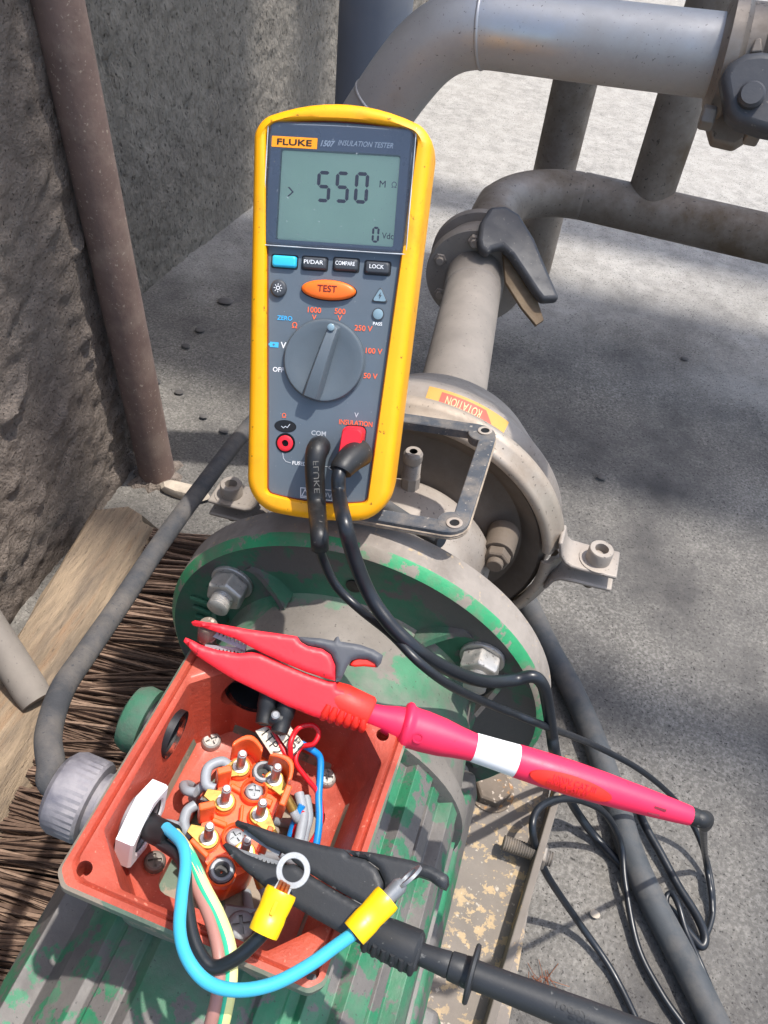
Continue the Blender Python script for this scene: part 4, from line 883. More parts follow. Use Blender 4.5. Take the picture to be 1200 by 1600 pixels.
# red insulation plug with dark boot and thick lead
l2 = thing('insulation_test_lead', 'thicker black test lead from the red INSULATION plug running over the flange', 'test lead', loc=tuple(mw(552, 690, -.006)))
mb = MB(); mb.rings([[MM_ @ q for q in JR(s, y)] for s, y in ((1, -.0003), (1, -.009), (.96, -.0115), (.85, -.0128))]); mb.build('plug_body', M['plug_red'], l2, smooth=40)
bt = spline([mw(561, 707, -.0060), mw(553, 713, -.0115), mw(544, 721, -.0165), mw(536, 730, -.0205), mw(532.5, 737, -.022)], 6); n = len(bt)
mb = MB(); mb.tube(bt, [.0072 - .0020 * i / n for i in range(n)], 24); mb.build('boot', M['rubber'], l2, smooth=50)
rk = .0034
cw = [mw(534, 728, -.0205), mw(529, 745, -.024), mw(530, 775, -.027), ay(538, 815, -.062), ay(553, 870, -.066), ay(578, 930, -.070), ay(612, 978, -.076), ay(655, 1018, -.078), ay(705, 1048, -.068), ay(755, 1064, -.052), ay(800, 1063, -.038), ay(832, 1057, -.033), ay(848, 1070, -.032), ay(855, 1098, -.031), ay(862, 1145, -.031), ay(869, 1185, -.028), az(888, 1245, .05), az(920, 1295, .010), az(962, 1342, .005), az(1010, 1388, .005), az(1050, 1425, .006), az(1080, 1462, .008), az(1096, 1478, .009), az(1101, 1462, .010), az(1088, 1430, .008), az(1060, 1385, .006), az(1033, 1335, .006), az(1008, 1290, .006), az(995, 1255, .006), az(1000, 1240, .012), az(1040, 1255, .04)]
mb = MB(); mb.tube(spline(cw, 8), rk, 14); mb.build('cable', M['rubber_clean'], l2, smooth=60)
# loop of lead belonging to the black probe
l3 = thing('looped_test_lead', 'black test lead looping over the floor below the magenta probe, both ends leaving the picture', 'test lead', loc=tuple(az(900, 1436, 0)))
cw = [az(1020, 1660, .005), az(996, 1598, .005), az(954, 1514, .005), az(902, 1438, .02), az(853, 1364, .075), az(833, 1305, .113), az(838, 1268, .118), az(866, 1250, .112), az(908, 1251, .09), az(946, 1272, .055), az(970, 1318, .022), az(977, 1382, .012), az(996, 1478, .006), az(1032, 1550, .005), az(1068, 1602, .005), az(1110, 1660, .005)]
mb = MB(); mb.tube(spline(cw, 8), .0026, 12); mb.build('cable', M['rubber_clean'], l3, smooth=60)
# dark cable crossing under the tester, seen inside the gasket frame
l5 = thing('black_cable', 'short stretch of dark cable slanting through the gasket frame beside the meter foot', 'cable', loc=tuple(ay(610, 795, .03)))
mb = MB(); mb.tube(spline([ay(540, 752, .045), ay(585, 780, .036), ay(620, 803, .028), ay(662, 830, .018), ay(690, 846, .012)], 6), .0042, 14); mb.build('jacket', M['floorcable'], l5, smooth=60)
# heavy cable on the floor
l4 = thing('floor_cable', 'heavy dusty grey-black cable lying on the floor right of the motor', 'cable', loc=tuple(az(985, 1330, 0)))
cw = [az(800, 890, .012), az(835, 965, .0115), az(862, 1020, .0115), az(895, 1080, .0115), az(928, 1155, .0115), az(960, 1245, .0115), az(985, 1330, .0115), az(1020, 1410, .0115), az(1062, 1490, .0115), az(1098, 1560, .0115), az(1135, 1640, .0115), az(1170, 1720, .0115)]
mb = MB(); mb.tube(spline(cw, 8), .0105, 20); mb.build('jacket', M['floorcable'], l4, smooth=60)

# ================================================================== TERMINAL BOX
TB = math.radians(7.0); YB = -.012
bu = V((math.cos(TB), 0, -math.sin(TB))); bv = V((0, 1, 0)); bn_ = bu.cross(bv)
bu, bv = bu * math.cos(YB) + bv * math.sin(YB), bv * math.cos(YB) - bu * math.sin(YB)
MBx = Matrix((bu, bv, bn_)).transposed().to_4x4(); MBx.translation = V((.0046, -.1725, .3536))
MBi = MBx.inverted()
tbx = thing('terminal_box', 'open oxide-red cast terminal box with exposed terminals on top of the motor', 'terminal box', M=MBx)
def bl_(px, py, h):
    c = MBi @ C; d = MBi.to_3x3() @ ray(px, py); t = (h - c.z) / d.z; return c + d * t
def bxw(px, py, h): return MBx @ bl_(px, py, h)
def bl_x(px, py, x):
    c = MBi @ C; d = MBi.to_3x3() @ ray(px, py); t = (x - c.x) / d.x; return c + d * t
def bl_y(px, py, y):
    c = MBi @ C; d = MBi.to_3x3() @ ray(px, py); t = (y - c.y) / d.y; return c + d * t
HX, HY, DP = .0478, .0530, .050; FL = -.0425
def octo(hx, hy, ch, z, r): return [V((p.x, p.y, z)) for p in rpoly([(-hx + ch, -hy), (hx - ch, -hy), (hx, -hy + ch), (hx, hy - ch), (hx - ch, hy), (-hx + ch, hy), (-hx, hy - ch), (-hx, -hy + ch)], r, 5, 3)]
mb = MB()
mb.rings([octo(HX - .016, HY - .016, .004, -DP, .004), octo(HX - .0035, HY - .0035, .004, -.008, .004), octo(HX, HY, .004, -.005, .004), octo(HX, HY, .004, -.0012, .004), octo(HX - .001, HY - .001, .004, 0, .004),
          octo(HX - .0030, HY - .0030, .0045, .0002, .004), octo(HX - .0038, HY - .0038, .0048, -.0010, .004), octo(HX - .0046, HY - .0046, .0050, .0000, .004), octo(HX - .0054, HY - .0054, .014, -.0002, .003), octo(HX - .0066, HY - .0066, .0150, -.0014, .003),
          octo(HX - .0122, HY - .0122, .0120, FL + .005, .004), octo(HX - .0132, HY - .0132, .0115, FL + .0010, .004), octo(HX - .0150, HY - .0150, .0110, FL, .004)], mi=[1, 1, 1, 1, 0, 0, 0, 0, 0, 0, 0, 0])
shell = mb.build('box_shell', [M['box_red'], M['box_edge']], tbx, local=True, smooth=35)
XL = -HX + .0095; YF = HY - .0095
hl = bl_x(279, 1139, XL + .001); nutc = bl_x(214, 1283, XL + .002); hf = bl_y(384, 1092, YF - .001)
hz = lambda p: V((p.x, p.y, max(-.030, min(-.014, p.z))))
hl, nutc, hf = hz(hl), hz(nutc), hz(hf)
def cy(p0, p1, r, n=32): q = MB(); q.cyl(p0, p1, r, n=n); return q
RH = .0098
cuts = [cy(V((-.07, hl.y, hl.z)), V((-.02, hl.y, hl.z)), RH), cy(V((-.07, nutc.y, nutc.z)), V((-.02, nutc.y, nutc.z)), RH), cy(V((hf.x, .08, hf.z)), V((hf.x, .03, hf.z)), RH)]
HOL = [bl_(132, 1357, 0), bl_(487, 1518, 0), bl_(598, 1148, 0), bl_(323, 1003, 0)]
for p in HOL: cuts.append(cy(V((p.x, p.y, -.012)), V((p.x, p.y, .01)), .0026, 20))
fo = MB(); fo.rings([[V((p.x, p.y, z)) for p in rpoly([(-.0225, -.031), (.0285, -.031), (.0285, .024), (-.0225, .024)], .005, 4, 2)] for z in (-.08, FL + .004)]); cuts.append(fo)
cut(shell, cuts)
# interior below the floor opening, closing plate on the motor
mb = MB(); mb.rings([[V((p.x, p.y, z)) for p in rpoly([(-.034, -.040), (.036, -.040), (.036, .036), (-.034, .036)], .006, 4, 2)] for z in (-.0640, -.0515)]); mb.build('neck', M['box_edge'], tbx, local=True)
# blind plugs closing the spare entries
def plugx(c, d, name='entry_plug'):
    mb = MB(); mb.lathe([(RH * .99, .014), (RH * .99, .030), (RH * 1.25, .030), (RH * 1.3, .036), (RH * .9, .041), (RH * .3, .043)], c, d, 28, cap=True); return mb.build(name, M['sheath'], tbx, local=True)
mb = MB(); mb.lathe([(RH * 1.0, .0), (RH * 1.0, .018), (RH * .15, .018)], V((XL + .0005, hl.y, hl.z)), (-1, 0, 0), 32, cap=False); mb.build('entry_bore', M['sheath'], tbx, local=True)
mb = MB(); mb.lathe([(RH * .99, .012), (RH * 1.35, .0122), (RH * 1.38, .017), (RH * 1.2, .0205), (RH * .8, .022)], V((-HX + .010, hl.y, hl.z)), (-1, 0, 0), 28); mb.build('entry_plug', M['flange_face'], tbx, local=True, smooth=40)
mb = MB(); mb.lathe([(RH * 1.0, .0), (RH * 1.0, .018), (RH * .15, .018)], V((hf.x, YF - .0005, hf.z)), (0, 1, 0), 32, cap=False); mb.build('entry_bore', M['sheath'], tbx, local=True)
# floor screws and earth terminal
for px, py, mt_, rt_ in ((330, 1159, 'zinc', .9), (510, 1216, 'zinc', .15), (242, 1347, 'darksteel', .5)):
    screw('floor_screw', MBx @ V(tuple(bl_(px, py, FL + .001)[:2]) + (FL - .0002,)), bn_, tbx, M[mt_], .0042, .0034, rt_)
ge = bl_(376, 1449, FL + .002); mb = MB(); mb.box((ge.x, ge.y, FL + .0012), (.0150, .0150, .0024), Matrix.Rotation(.25, 3, 'Z')); pl_ = mb.build('earth_plate', M['tin'], tbx, local=True, bevel=.0008)
screw('earth_screw', MBx @ V((ge.x, ge.y, FL + .0023)), bn_, tbx, M['tin'], .0054, .0034, .5)
# rusty stud at the far corner that the red clip bites on
p = HOL[3]; mb = MB(); mb.lathe([(.0026, -.012), (.0026, .0005), (.0040, .0007), (.0040, .0118), (.0036, .0128), (.0015, .0131)], V((p.x, p.y, 0)), (0, 0, 1), 24); mb.build('corner_screw', M['boltrust'], tbx, local=True, smooth=35)
# cable gland through the left wall
gl_ = V((XL, nutc.y, nutc.z)); mb = MB()
mb.lathe([(RH * .98, -.002), (RH * .98, .009), (RH * 1.35, .0092), (RH * 1.38, .012), (RH * 1.2, .0125), (RH * 1.2, .0145)], gl_, (-1, 0, 0), 36); mb.build('gland_body', M['gland'], tbx, local=True, smooth=30)
mb = MB(); n = 72; Rr = []
for s, h in ((1.12, .0145), (1.50, .0150), (1.54, .0162), (1.54, .0260), (1.48, .0285), (1.25, .0305), (.8, .0312)):
    Rr.append([gl_ + V((-h, RH * s * (1 + (.030 * (k % 2) if .016 < h < .027 else 0)) * math.cos(2 * math.pi * k / n), RH * s * (1 + (.030 * (k % 2) if .016 < h < .027 else 0)) * math.sin(2 * math.pi * k / n))) for k in range(n)])
mb.rings(Rr); mb.build('gland_nut', M['gland'], tbx, local=True, smooth=25)
mb = MB(); hr = .0155; Rr = []
for r, x, k6 in ((RH * 1.02, .0005, 0), (hr, .0005, 1), (hr, .0062, 1), (hr * .96, .0072, 1), (RH * 1.1, .0072, 0), (RH * 1.0, .0066, 0)):
    ring = []
    for k in range(48):
        an = 2 * math.pi * k / 48 + .35; q = (an - .35) % (math.pi / 3) - math.pi / 6; rr = r * (math.cos(math.pi / 6) / math.cos(q)) if k6 else r
        ring.append(gl_ + V((x, rr * math.cos(an), rr * math.sin(an))))
    Rr.append(ring)
mb.rings(Rr, cap0=False, cap1=False); mb.build('lock_nut', M['white'], tbx, local=True, smooth=25)
mb = MB(); mb.lathe([(RH * .99, .0060), (RH * .92, .0050), (RH * .96, .0040), (RH * .9, .0030), (RH * .88, -.004)], gl_, (1, 0, 0), 32, cap=False); mb.build('thread_ring', M['tin'], tbx, local=True)
# ------------------------------------------------------------------ terminal board
BT = -.0255                        # top of the board deck
tbd = MB()
def b2(px, py, h): q = bl_(px, py, h); return V((q.x, q.y))
st = [b2(376, 1193, -.018), b2(431, 1211, -.018), b2(350, 1246, -.018), b2(408, 1266, -.018), b2(327, 1306, -.018), b2(384, 1320, -.018)]
ctr = sum(st, V((0, 0))) / 6; ey = ((st[0] + st[1]) - (st[4] + st[5])).normalized(); ex = V((ey.y, -ey.x)); 
dxh = abs((st[1] - st[0]).dot(ex)) / 2; dyh = abs((st[0] - st[4]).dot(ey)) / 2
def tb(x, y, z): q = ctr + ex * x + ey * y; return V((q.x, q.y, z))
S6 = [tb(sx * dxh, sy * dyh, 0) for sy in (1, 0, -1) for sx in (-1, 1)]
mb = MB(); ol = [(-dxh - .0050, -dyh - .004), (-.006, -dyh - .007), (.004, -dyh - .0125), (.010, -dyh - .006), (dxh + .0050, -dyh - .003), (dxh + .0050, dyh + .004), (.008, dyh + .007), (-.003, dyh + .010), (-.009, dyh + .006), (-dxh - .0050, dyh + .004)]
Q = lambda o, z: [tb(p.x, p.y, z) for p in rpoly([(a * (1 + o * 30), b * (1 + o * 30)) for a, b in ol], .0035, 5, 3)]
mb.rings([Q(0, FL - .004), Q(0, BT - .0008), Q(-.0005, BT)]); brd = mb.build('terminal_board', M['board'], tbx, local=True, smooth=35)
def tubering(name, c, r0, r1, z0, z1, mat, par):
    mb = MB(); mb.lathe([(r1, z0), (r1, z1 - .0006), (r1 - .0006, z1), (r0 + .0004, z1), (r0, z1 - .0006), (r0, z0)], V((c.x, c.y, 0)), (0, 0, 1), 32, cap=False); return mb.build(name, mat, par, local=True, smooth=40)
dk = MB()
for k, c in enumerate(S6):
    mb = MB(); mb.lathe([(.0046, BT - .001), (.0046, BT + .0018), (.0042, BT + .0024), (.001, BT + .0024)], c, (0, 0, 1), 28); mb.build('terminal_seat', M['board'], brd, local=True)
for px, py in ((413, 1203), (347, 1357)):
    q = bl_(px, py, BT + .005); tubering('fixing_boss', q, .0026, .0046, BT - .001, BT + .0042, M['tin'], brd); mb = MB(); mb.lathe([(.0027, BT + .001), (.0005, BT + .001)], V((q.x, q.y, 0)), (0, 0, 1), 20, cap=False); mb.build('boss_bore', M['black'], brd, local=True)
    tubering('boss_collar', q, .0047, .0056, BT - .001, BT + .003, M['board'], brd)
for px, py, r_ in ((397, 1236, .3), (368, 1308, 1.0)):
    q = bl_(px, py, BT + .002); tubering('screw_well', q, .0043, .0053, BT - .001, BT + .0038, M['board'], brd)
    screw('fixing_screw', MBx @ V((q.x, q.y, BT)), bn_, brd, M['tin'], .0037, .0024, r_)
# barrier walls between the terminals
def barrier(a, b, h, t=.0022, curve=0):
    mb = MB(); a, b = V(a), V(b); d = (b - a); n = V((-d.y, d.x)).normalized(); R = []
    for i in range(9):
        s = i / 8; p = a.lerp(b, s) + n * curve * math.sin(math.pi * s); R.append([tb(*(p + n * t / 2), BT - .001), tb(*(p + n * t * .42), BT + h), tb(*(p - n * t * .42), BT + h), tb(*(p - n * t / 2), BT - .001)])
    mb.rings(R); mb.build('barrier', M['board'], brd, local=True, smooth=40, bevel=.0005)
barrier((-dxh - .0055, dyh + .0035), (-dxh + .0065, dyh + .0055), .0125, .0026, .0045)
barrier((dxh - .0045, dyh + .0055), (dxh + .0062, dyh - .002), .0125, .0026, .0045)
barrier((-dxh - .0065, dyh * .5 - .0012), (-dxh - .0020, dyh * .5 + .0022), .0120, .0034)
barrier((-dxh - .0070, -dyh * .5 - .0012), (-dxh - .0020, -dyh * .5 + .0022), .0120, .0034)
barrier((dxh + .0068, dyh * .5 - .0045), (dxh + .0068, dyh * .5 + .0040), .0120, .0030)
barrier((dxh + .0060, -dyh * .5 - .0045), (dxh + .0060, -dyh * .5 + .0030), .0090, .0028)
barrier((-dxh - .0055, -dyh - .003), (-.0045, -dyh - .0065), .0050, .0024)
barrier((.002, -dyh * .5 + .001), (-.0005, dyh * .5 - .006), .0030, .0016)
barrier((-.008, dyh * .5), (-.0022, dyh * .5 - .001), .0022, .0024); barrier((.0045, dyh * .42), (.010, dyh * .42), .0028, .0034); barrier((-.009, -dyh * .5), (-.003, -dyh * .5), .0022, .0024)
# studs, brass lugs and grey motor wires
LUG = [(-.7, -.7), (.85, -.55), (-1, .05), (.85, -.55), (-1, .1), (.8, -.6)]
for k, c in enumerate(S6):
    zt = BT + .0024; mb = MB(); mb.lathe([(.0041, zt), (.0041, zt + .0010), (.0038, zt + .0012), (.0018, zt + .0012)], c, (0, 0, 1), 28); d = ex * LUG[k][0] + ey * LUG[k][1]; d = V((d.x, d.y, 0)).normalized(); sd_ = V((-d.y, d.x, 0)); z_ = V((0, 0, 1)); cz = c + z_ * (zt + .0005)
    mb.prism([cz + d * .002 - sd_ * .0034, cz + d * .0082 - sd_ * .0016, cz + d * .0082 + sd_ * .0016, cz + d * .002 + sd_ * .0034], (0, 0, .0011))
    lg_ = mb.build('brass_lug', M['brass'], brd, local=True, bevel=.0002)
    b0_ = cz + d * .0078; b1_ = cz + d * .0132 - z_ * .003
    if k % 2:
        mb = MB(); mb.cyl(b0_ + z_ * .0006, b1_, .0016, .0021, n=14); mb.build('crimp_barrel', M['brass'], lg_, local=True)
    mb = MB(); mb.lathe([(.0030, zt + .0012), (.0030, zt + .0018), (.0016, zt + .0018)], c, (0, 0, 1), 24); thread(mb, c, (0, 0, 1), .0018, zt + .0018, BT + .0150, .0009, 18); mb.lathe([(.0015, BT + .0150), (.0012, BT + .0158), (.0004, BT + .0159)], c, (0, 0, 1), 18); mb.build('stud', M['stud'], brd, local=True, smooth=60)
    w0 = b1_ - d * .001; e = .004 * math.sin(k * 2.4)
    mb = MB(); mb.tube(spline([w0, w0 + d * .004 - z_ * .002, w0 + d * .007 - z_ * .008 + sd_ * e, w0 + d * .004 - z_ * .018 + sd_ * e * 2, w0 - d * .006 - z_ * .026], 6), .0019, 10); mb.build('motor_wire', M['w_grey'], brd, local=True, smooth=60)
for k, pp in enumerate(([(336, 1232), (322, 1225), (325, 1200), (345, 1190), (358, 1196)], [(300, 1310), (288, 1290), (292, 1268), (305, 1258)], [(478, 1245), (482, 1275), (476, 1300), (470, 1330)], [(467, 1240), (474, 1272), (470, 1300), (462, 1335)])):
    q = [bl_(x, y, BT + (.002, -.004, -.006, -.002)[k]) for x, y in pp]; mb = MB(); mb.tube(spline(q, 6), .0021, 10); mb.build('motor_wire', M['w_grey'], tbx, local=True, smooth=60)

# ------------------------------------------------------------------ small things in the box
ts = thing('terminal_strip', 'small black two-way terminal strip hanging under the red clip in the box', 'connector', loc=tuple(bxw(428, 1115, -.012)))
for px, py, qx, qy in ((412, 1131, 418, 1098), (436, 1145, 446, 1110)):
    a = bxw(px, py, -.007); b = bxw(qx, qy, -.004); d = (b - a).normalized(); mb = MB()
    mb.lathe([(.0017, -.0005), (.0034, 0), (.0036, .002), (.0036, .006), (.0040, .0065), (.0040, .014), (.0036, .016)], a, d, 20); bar = mb.build('barrel', M['sheath'], ts, smooth=40)
    mb = MB(); mb.lathe([(.0018, -.0006), (.0018, .003)], a, d, 14); mb.build('bore', M['black'], bar)
a = bxw(423, 1120, -.005); b = bxw(441, 1126, -.005); mb = MB(); mb.tube([a, b], .0034, 12); mb.build('bridge', M['sheath'], ts)
o = bxw(430, 1119, -.002); mb = MB(); mb.lathe([(.0018, 0), (.0018, .0012), (.0012, .0016)], o, bn_, 12); mb.build('clamp_screw', M['tin'], ts)
def wiretag(name, label, pix, h0, h1, txts):
    P = [bl_(x, y, h) for (x, y), h in zip(pix, (h0, h0, h1, h1))]; N = (P[1] - P[0]).cross(P[2] - P[1]).normalized(); N = N if N.z > 0 else -N
    t = thing(name, label, 'wire tag', loc=tuple(MBx @ P[0])); mb = MB(); n = 8; R = []
    for i in range(n + 1):
        s = i / n; R.append([MBx @ (P[0].lerp(P[3], s) + N * .0014 * 0), MBx @ (P[0].lerp(P[3], s).lerp(P[1].lerp(P[2], s), .25) + N * .0010), MBx @ (P[0].lerp(P[3], s).lerp(P[1].lerp(P[2], s), .75) + N * .0010), MBx @ P[1].lerp(P[2], s), MBx @ (P[0].lerp(P[3], s).lerp(P[1].lerp(P[2], s), .5) - N * .0014)])
    mb.rings(R); mb.build('sleeve', M['tagw'], t, smooth=50)
    for s_, (u0, v0, hh, ww) in txts.items():
        O = P[0] + (P[3] - P[0]) * u0 + (P[1] - P[0]) * v0; U = (P[3] - P[0]).normalized(); W = (N.cross(U)).normalized()
        mb = MB(); lettering(mb, s_.strip(), lambda u, v: MBx @ (O + U * u + W * v + N * .0013), hh, ww, 0, .0); mb.build('lettering', M['print_k'], t, smooth=0)
    return t
wiretag('wire_tag', 'cream wire marker sleeve printed 1TP2 below the black terminal strip', [(399, 1142), (419, 1133), (448, 1178), (428, 1186)], -.011, -.017, {'1TP2': (.52, .5, .0036, .0105)})
wiretag('wire_tag', 'cream wire marker sleeve printed 1TP1 overlapping the 1TP2 sleeve', [(425, 1136), (446, 1126), (474, 1160), (456, 1180)], -.0085, -.0145, {'1TP1': (.62, .30, .0032, .0098), '1TP1 ': (.55, .78, .0030, .0095)})
def wire(name, label, cat, pts, r, mat, n=10, extra=None):
    t = thing(name, label, cat, loc=tuple(pts[0])); mb = MB(); mb.tube(spline(pts, 8), r, n); mb.build('insulation', mat, t, smooth=60); return t
H = lambda L: [bxw(x, y, h) for x, y, h in L]
wire('thin_red_wire', 'thin red sensor wire looping beside the wire tags in the box', 'wire', H([(417, 1131, -.008), (424, 1138, -.012), (452, 1186, -.016), (454, 1160, -.010), (466, 1138, -.010), (488, 1133, -.010), (498, 1145, -.011), (490, 1162, -.013), (470, 1168, -.016), (462, 1190, -.018), (478, 1215, -.022), (497, 1240, -.026), (502, 1275, -.028), (496, 1300, -.030), (478, 1330, -.034)]), .0011, M['w_red'], 8)
wire('thin_blue_wire', 'thin blue sensor wire running down the right side of the box floor', 'wire', H([(470, 1162, -.017), (488, 1172, -.018), (500, 1185, -.021), (500, 1215, -.024), (498, 1245, -.026), (499, 1280, -.028), (494, 1320, -.031), (485, 1345, -.034)]), .0015, M['w_blue2'], 8)
wire('thin_blue_wire', 'short blue wire end beside the brass lug of the middle terminal', 'wire', H([(472, 1258, -.025), (464, 1275, -.028), (458, 1290, -.032), (452, 1312, -.036)]), .0015, M['w_blue2'], 8)
wire('thin_red_wire', 'short red wire end beside the brass lug of the middle terminal', 'wire', H([(474, 1266, -.026), (466, 1284, -.029), (460, 1300, -.033), (455, 1318, -.037)]), .0011, M['w_red'], 8)

# ------------------------------------------------------------------ supply cable and its cores
sc = thing('supply_cable', 'thick dusty grey supply cable curving from the metal gland up behind the meter', 'cable', loc=tuple(MBx @ (gl_ + V((-.04, 0, 0)))))
g0 = MBx @ (gl_ + V((-.024, 0, 0))); g1 = MBx @ (gl_ + V((-.0335, .001, 0)))
cw = [g0, g1, az(80, 1196, g1.z + .001), az(76, 1145, g1.z - .003), az(97, 1078, g1.z - .012), az(135, 1020, g1.z - .022), az(190, 940, g1.z - .035), az(250, 850, g1.z - .048), az(312, 765, g1.z - .058), az(375, 683, g1.z - .066), az(440, 610, g1.z - .075), az(480, 570, g1.z - .085)]
mb = MB(); mb.tube(spline(cw, 8), .0053, 24); mb.build('jacket', M['greycable'], sc, smooth=60)
shp = [MBx @ (gl_ + V((-.01, 0, 0))), MBx @ (gl_ + V((.006, 0, .001))), bxw(240, 1296, -.012), bxw(268, 1309, -.006)]
mb = MB(); mb.tube(spline(shp, 6), .0048, 20); mb.build('inner_sheath', M['sheath'], sc, smooth=50)
se = shp[-1]
def core(name, label, pts, r, mat, start_off):
    return wire(name, label, 'wire', [se - (se - shp[-2]).normalized() * .004 + start_off] + pts, r, mat, 14)
so_ = lambda a, b: bv * a + bn_ * b
core('brown_core', 'brown supply core dropping over the near rim of the box', H([(285, 1336, .000), (308, 1388, .003), (330, 1440, .006), (343, 1500, .008), (340, 1555, .004)]) + [bxw(328, 1605, -.004), bxw(315, 1660, -.02)], .0021, M['w_brown'], so_(-.001, -.002))
gy = H([(292, 1330, .000), (318, 1385, .004), (342, 1432, .006), (358, 1480, .008), (360, 1530, .006)]) + [bxw(352, 1580, .000), bxw(338, 1640, -.015)]
gt_ = core('earth_core', 'green and yellow earth core dropping over the near rim of the box', gy, .0022, M['w_green'], so_(.002, -.001))
P = spline([se + so_(.002, -.001)] + gy, 8); mb = MB(); Rr = []
for i, p in enumerate(P):
    t = (P[min(i + 1, len(P) - 1)] - P[max(i - 1, 0)]).normalized(); tc = (C - p).normalized(); tc = (tc - t * tc.dot(t)).normalized(); sd_ = t.cross(tc)
    sgn = 1 if sd_.x > 0 else -1
    Rr.append([p + (tc * math.cos(a) + sd_ * sgn * math.sin(a)) * .00227 for a in (-.1, .4, .9, 1.4, 1.9, 2.4)])
mb.rings(Rr, close=False, cap0=False, cap1=False); mb.build('yellow_stripe', M['w_yellow'], gt_, smooth=60)
bk = H([(285, 1345, .002), (291, 1400, .006), (300, 1460, .008), (318, 1500, .009), (340, 1511, .010), (372, 1495, .014), (398, 1472, .018), (413, 1456, .021)])
kb = core('black_core', 'black supply core with yellow crimped ring lug facing up', bk, .0022, M['w_black'], so_(-.003, 0))
bb = H([(284, 1318, .004), (290, 1350, .008), (284, 1400, .012), (281, 1455, .015), (294, 1500, .017), (325, 1535, .018), (370, 1547, .020), (425, 1538, .022), (480, 1510, .025), (525, 1478, .028), (552, 1459, .030)])
bl2 = core('blue_core', 'bright blue supply core curving across the front with yellow crimp end', bb, .0020, M['w_blue'], so_(.001, .004))
def fork(parent, a, b, wv, ringpx=None, edge=False):
    """yellow insulated crimp from a to b, then tinned ring tongue"""
    d = (b - a).normalized(); nv = (C - a).normalized(); nv = (nv - d * nv.dot(d)).normalized(); sd_ = d.cross(nv)
    L = (b - a).length; R = []
    for s, w1, h1 in ((0, wv * .98, .0036), (.08, wv, .0040), (.35, wv * 1.02, .0032), (.5, wv * .98, .0024), (.65, wv * 1.02, .0032), (.92, wv * 1.06, .0036), (1, wv * 1.02, .0033)):
        c = a + d * (L * s); R.append([c + sd_ * (w1 * math.cos(2 * math.pi * k / 20)) * (1 if abs(math.cos(2 * math.pi * k / 20)) < .8 else .97) + nv * (h1 * math.sin(2 * math.pi * k / 20)) for k in range(20)])
    mb = MB(); mb.rings(R); cr = mb.build('crimp_sleeve', M['crimp'], parent, smooth=50)
    return cr, d, nv, sd_
a = bxw(411, 1459, .0215); b = bxw(440, 1392, .0265)
cr, d, nv, sd_ = fork(kb, a, b, .0049)
mb = MB(); c0 = a + d * .006 + nv * .0033; mb.prism([c0 - sd_ * .0006, c0 + sd_ * .0006, c0 + sd_ * .0006 + d * .004, c0 - sd_ * .0006 + d * .004], nv * .0006); mb.build('die_mark', M['crimp'], cr, bevel=.0001)
rc = bxw(458, 1360, .0285); rd = (rc - b).normalized(); nv = (nv - rd * nv.dot(rd)).normalized(); sd_ = rd.cross(nv)
mb = MB(); mb.lathe([(.0034, -.0005), (.0054, -.0005), (.0054, .0005), (.0034, .0005)], rc, nv, 36, closed=True)
tg = mb.build('ring_tongue', M['tin'], kb, smooth=30, bevel=.0002)
mb = MB(); p0 = b - rd * .002; p1 = rc - rd * .0046; mb.prism([p0 - sd_ * .0027 - nv * .00045, p1 - sd_ * .0024 - nv * .00045, p1 + sd_ * .0024 - nv * .00045, p0 + sd_ * .0027 - nv * .00045], nv * .0009); mb.build('neck', M['tin'], tg)
for q in (-1, 0, 1): mb = MB(); mb.tube([b - d * .002 + sd_ * q * .0014, b + d * .0025 + sd_ * q * .0012 + nv * .0012], .0007, 6); mb.build('strand', M['copper'], tg)
a = bxw(553, 1459, .030); b = bxw(606, 1402, .034)
cr, d, nv, sd_ = fork(bl2, a, b, .0044)
# ring tongue of the blue core seen edge-on
e1_ = bxw(620, 1388, .0355); e2_ = bxw(650, 1360, .037); td = (e2_ - e1_).normalized(); tn = nv.cross(td).normalized()
mb = MB(); mb.lathe([(.0032, -.0005), (.0050, -.0005), (.0050, .0005), (.0032, .0005)], e1_.lerp(e2_, .62), (tn * .97 + nv * .18), 36, closed=True); tg = mb.build('ring_tongue', M['tin'], bl2, smooth=30)
mb = MB(); mb.tube([b - d * .002, e1_.lerp(e2_, .15), e1_.lerp(e2_, .32)], [.0024, .0026, .0018], 12); mb.build('neck', M['tin'], tg)
for q in (-1, 1): mb = MB(); mb.tube([b - d * .002 + sd_ * q * .0012, b + d * .003 + sd_ * q * .001 + nv * .0014], .0007, 6); mb.build('strand', M['copper'], tg)

